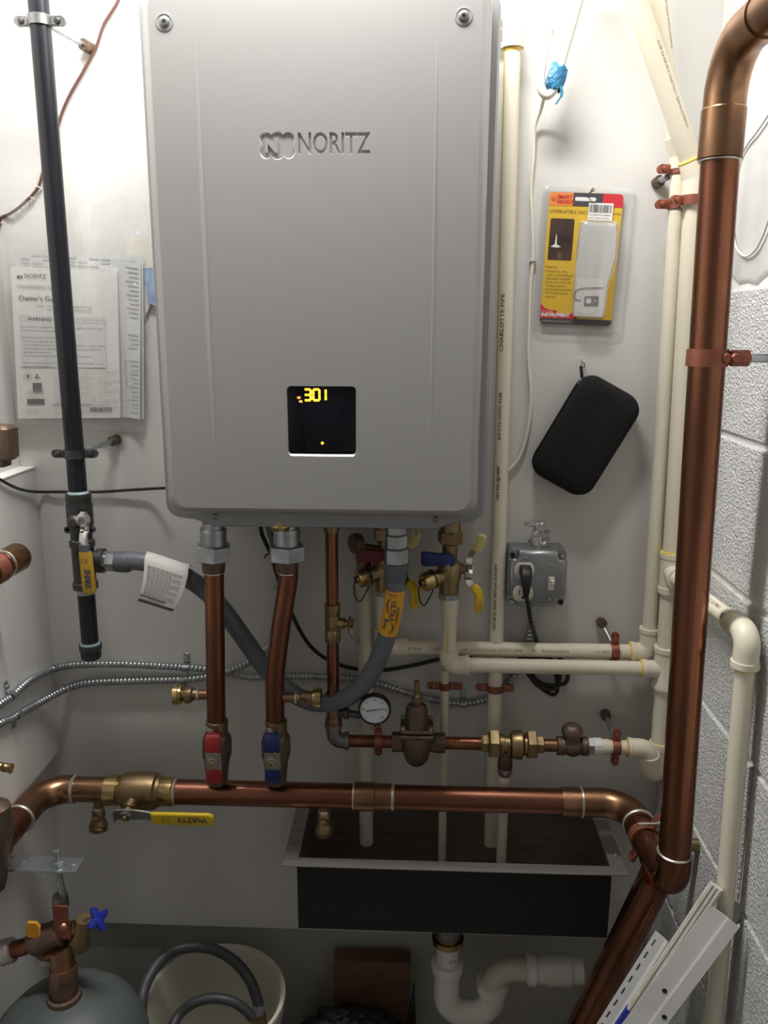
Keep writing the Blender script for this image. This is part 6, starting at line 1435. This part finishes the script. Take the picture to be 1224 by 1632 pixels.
def board(name, label, top, bot, w, th, m, roll=0, ext=1.25, L_shape=0, par=None, grp=None, outv=None):
    a = Vector(top); b = a+(Vector(bot)-a)*ext; d = (b-a).normalized(); n = (outv or V(-.35, -.9, .25)); n = (n-d*n.dot(d)).normalized(); s = d.cross(n).normalized()
    return a, b, d, n, s
def floor_ext(a, b): d = b-a; return a+d*((a.z-.015)/(-d.z))
# front L-profile
BN = V(-.25, -.9, .3)
def lean(top, bot, Y):
    a = P(*top, Y); b = floor_ext(a, P(*bot, Y)); d = (b-a).normalized(); n = (BN-d*BN.dot(d)).normalized(); s = n.cross(d).normalized()
    return a, b, d, n, (s if s.x > 0 else -s)
a, b, d, n, s = lean((1162, 1464), (1040, 1628), -.40)
t = thing('white_channel', 'long white steel channel with round holes, frontmost of the leaning white strips', 'channel', b)
prof = [(-.027, 0), (-.001, 0), (-.001, .003), (.0145, .003), (.0145, -.006), (.0133, -.006), (.0133, .0018), (-.0023, .0018), (-.0023, -.0014), (-.027, -.0014)]
mb = MB(); mb.ring_strip([[a+s*x+n*y for x, y in prof], [b+s*x+n*y for x, y in prof]]); part('profile', mb, 'white_board', t)
for py, x in ((1587, -.010), (1613, .007)):
    k = (a.z-P(1060, py, -.40).z)/(a.z-b.z); q = a.lerp(b, k)+s*x+n*(.0004 if x < 0 else .0034); part('hole', MB().turn([(q, .0033), (q+n*.0003, .0031), (q+n*.0002, .001)], 14), 'hole', t)
a2, b2, d2, n, s = lean((1172, 1436), (1050, 1600), -.368)
t = thing('white_channel', 'white steel strip just behind the front channel, its end against the block wall', 'channel', b2)
mb = MB(); prof = [(-.013, 0), (.015, 0), (.015, -.008), (.0162, -.008), (.0162, .0014), (-.013, .0014)]
mb.ring_strip([[a2+s*x+n*(y-.002) for x, y in prof], [b2+s*x+n*(y-.002) for x, y in prof]]); part('profile', mb, 'white_board', t)
a3, b3, d3, n3, s3 = lean((1142, 1413), (1005, 1618), -.385)
t = thing('wooden_strip', 'whitewashed ribbed wooden strip, highest of the leaning strips, blue tape lower down', 'wooden strip', b3)
mb = MB(); prof = [(-.0085, -.006), (.0085, -.006), (.0085, .003)]+[(.0085-.017*k/6, .003+(.0010 if k % 2 else 0)) for k in range(1, 6)]+[(-.0085, .003)]
mb.ring_strip([[a3+s3*x+n3*y for x, y in prof], [b3+s3*x+n3*y for x, y in prof]]); part('slat', mb, 'wood_white', t)
k = (a3.z-P(1005, 1612, -.385).z)/(a3.z-b3.z); q = a3.lerp(b3, k); q1 = q+d3*.05
mb = MB(); mb.ring_strip([[qq+s3*x+n3*y for x, y in ((-.0092, -.0065), (.0092, -.0065), (.0092, .0045), (-.0092, .0045))] for qq in (q, q1)]); part('tape', mb, 'tape_blue2', t, 'wrap of blue tape')
# perforated corner bead
a4, b4, d4, n, s4 = lean((1062, 1497), (976, 1632), -.345)
t = thing('corner_bead', 'perforated white metal corner bead, leftmost and lowest of the leaning strips', 'corner bead', b4)
mb = MB(); L4 = (b4-a4).length
def strip4(x0_, x1_, y0_, y1_, l0, l1):
    x0_ *= .62; x1_ *= .62; mb.ring_strip([[a4+d4*l_+s4*x+n*y for x, y in ((x0_, y0_), (x1_, y1_), (x1_, y1_+.001), (x0_, y0_+.001))] for l_ in (l0, l1)])
strip4(-.026, -.019, -.004, -.0028, 0, L4); strip4(-.015, -.002, -.002, .0, 0, L4); strip4(-.002, .004, .0, .004, 0, L4); strip4(.004, .013, .004, .001, 0, L4)
l_ = 0
while l_ < L4: strip4(-.019, -.015, -.0028, -.002, l_, min(L4, l_+.010)); l_ += .022
strip4(.016, .024, .0005, -.002, 0, L4); l_ = .005
while l_ < L4: strip4(.013, .016, .001, .0005, l_, min(L4, l_+.012)); l_ += .024
part('profile', mb, 'bead', t)
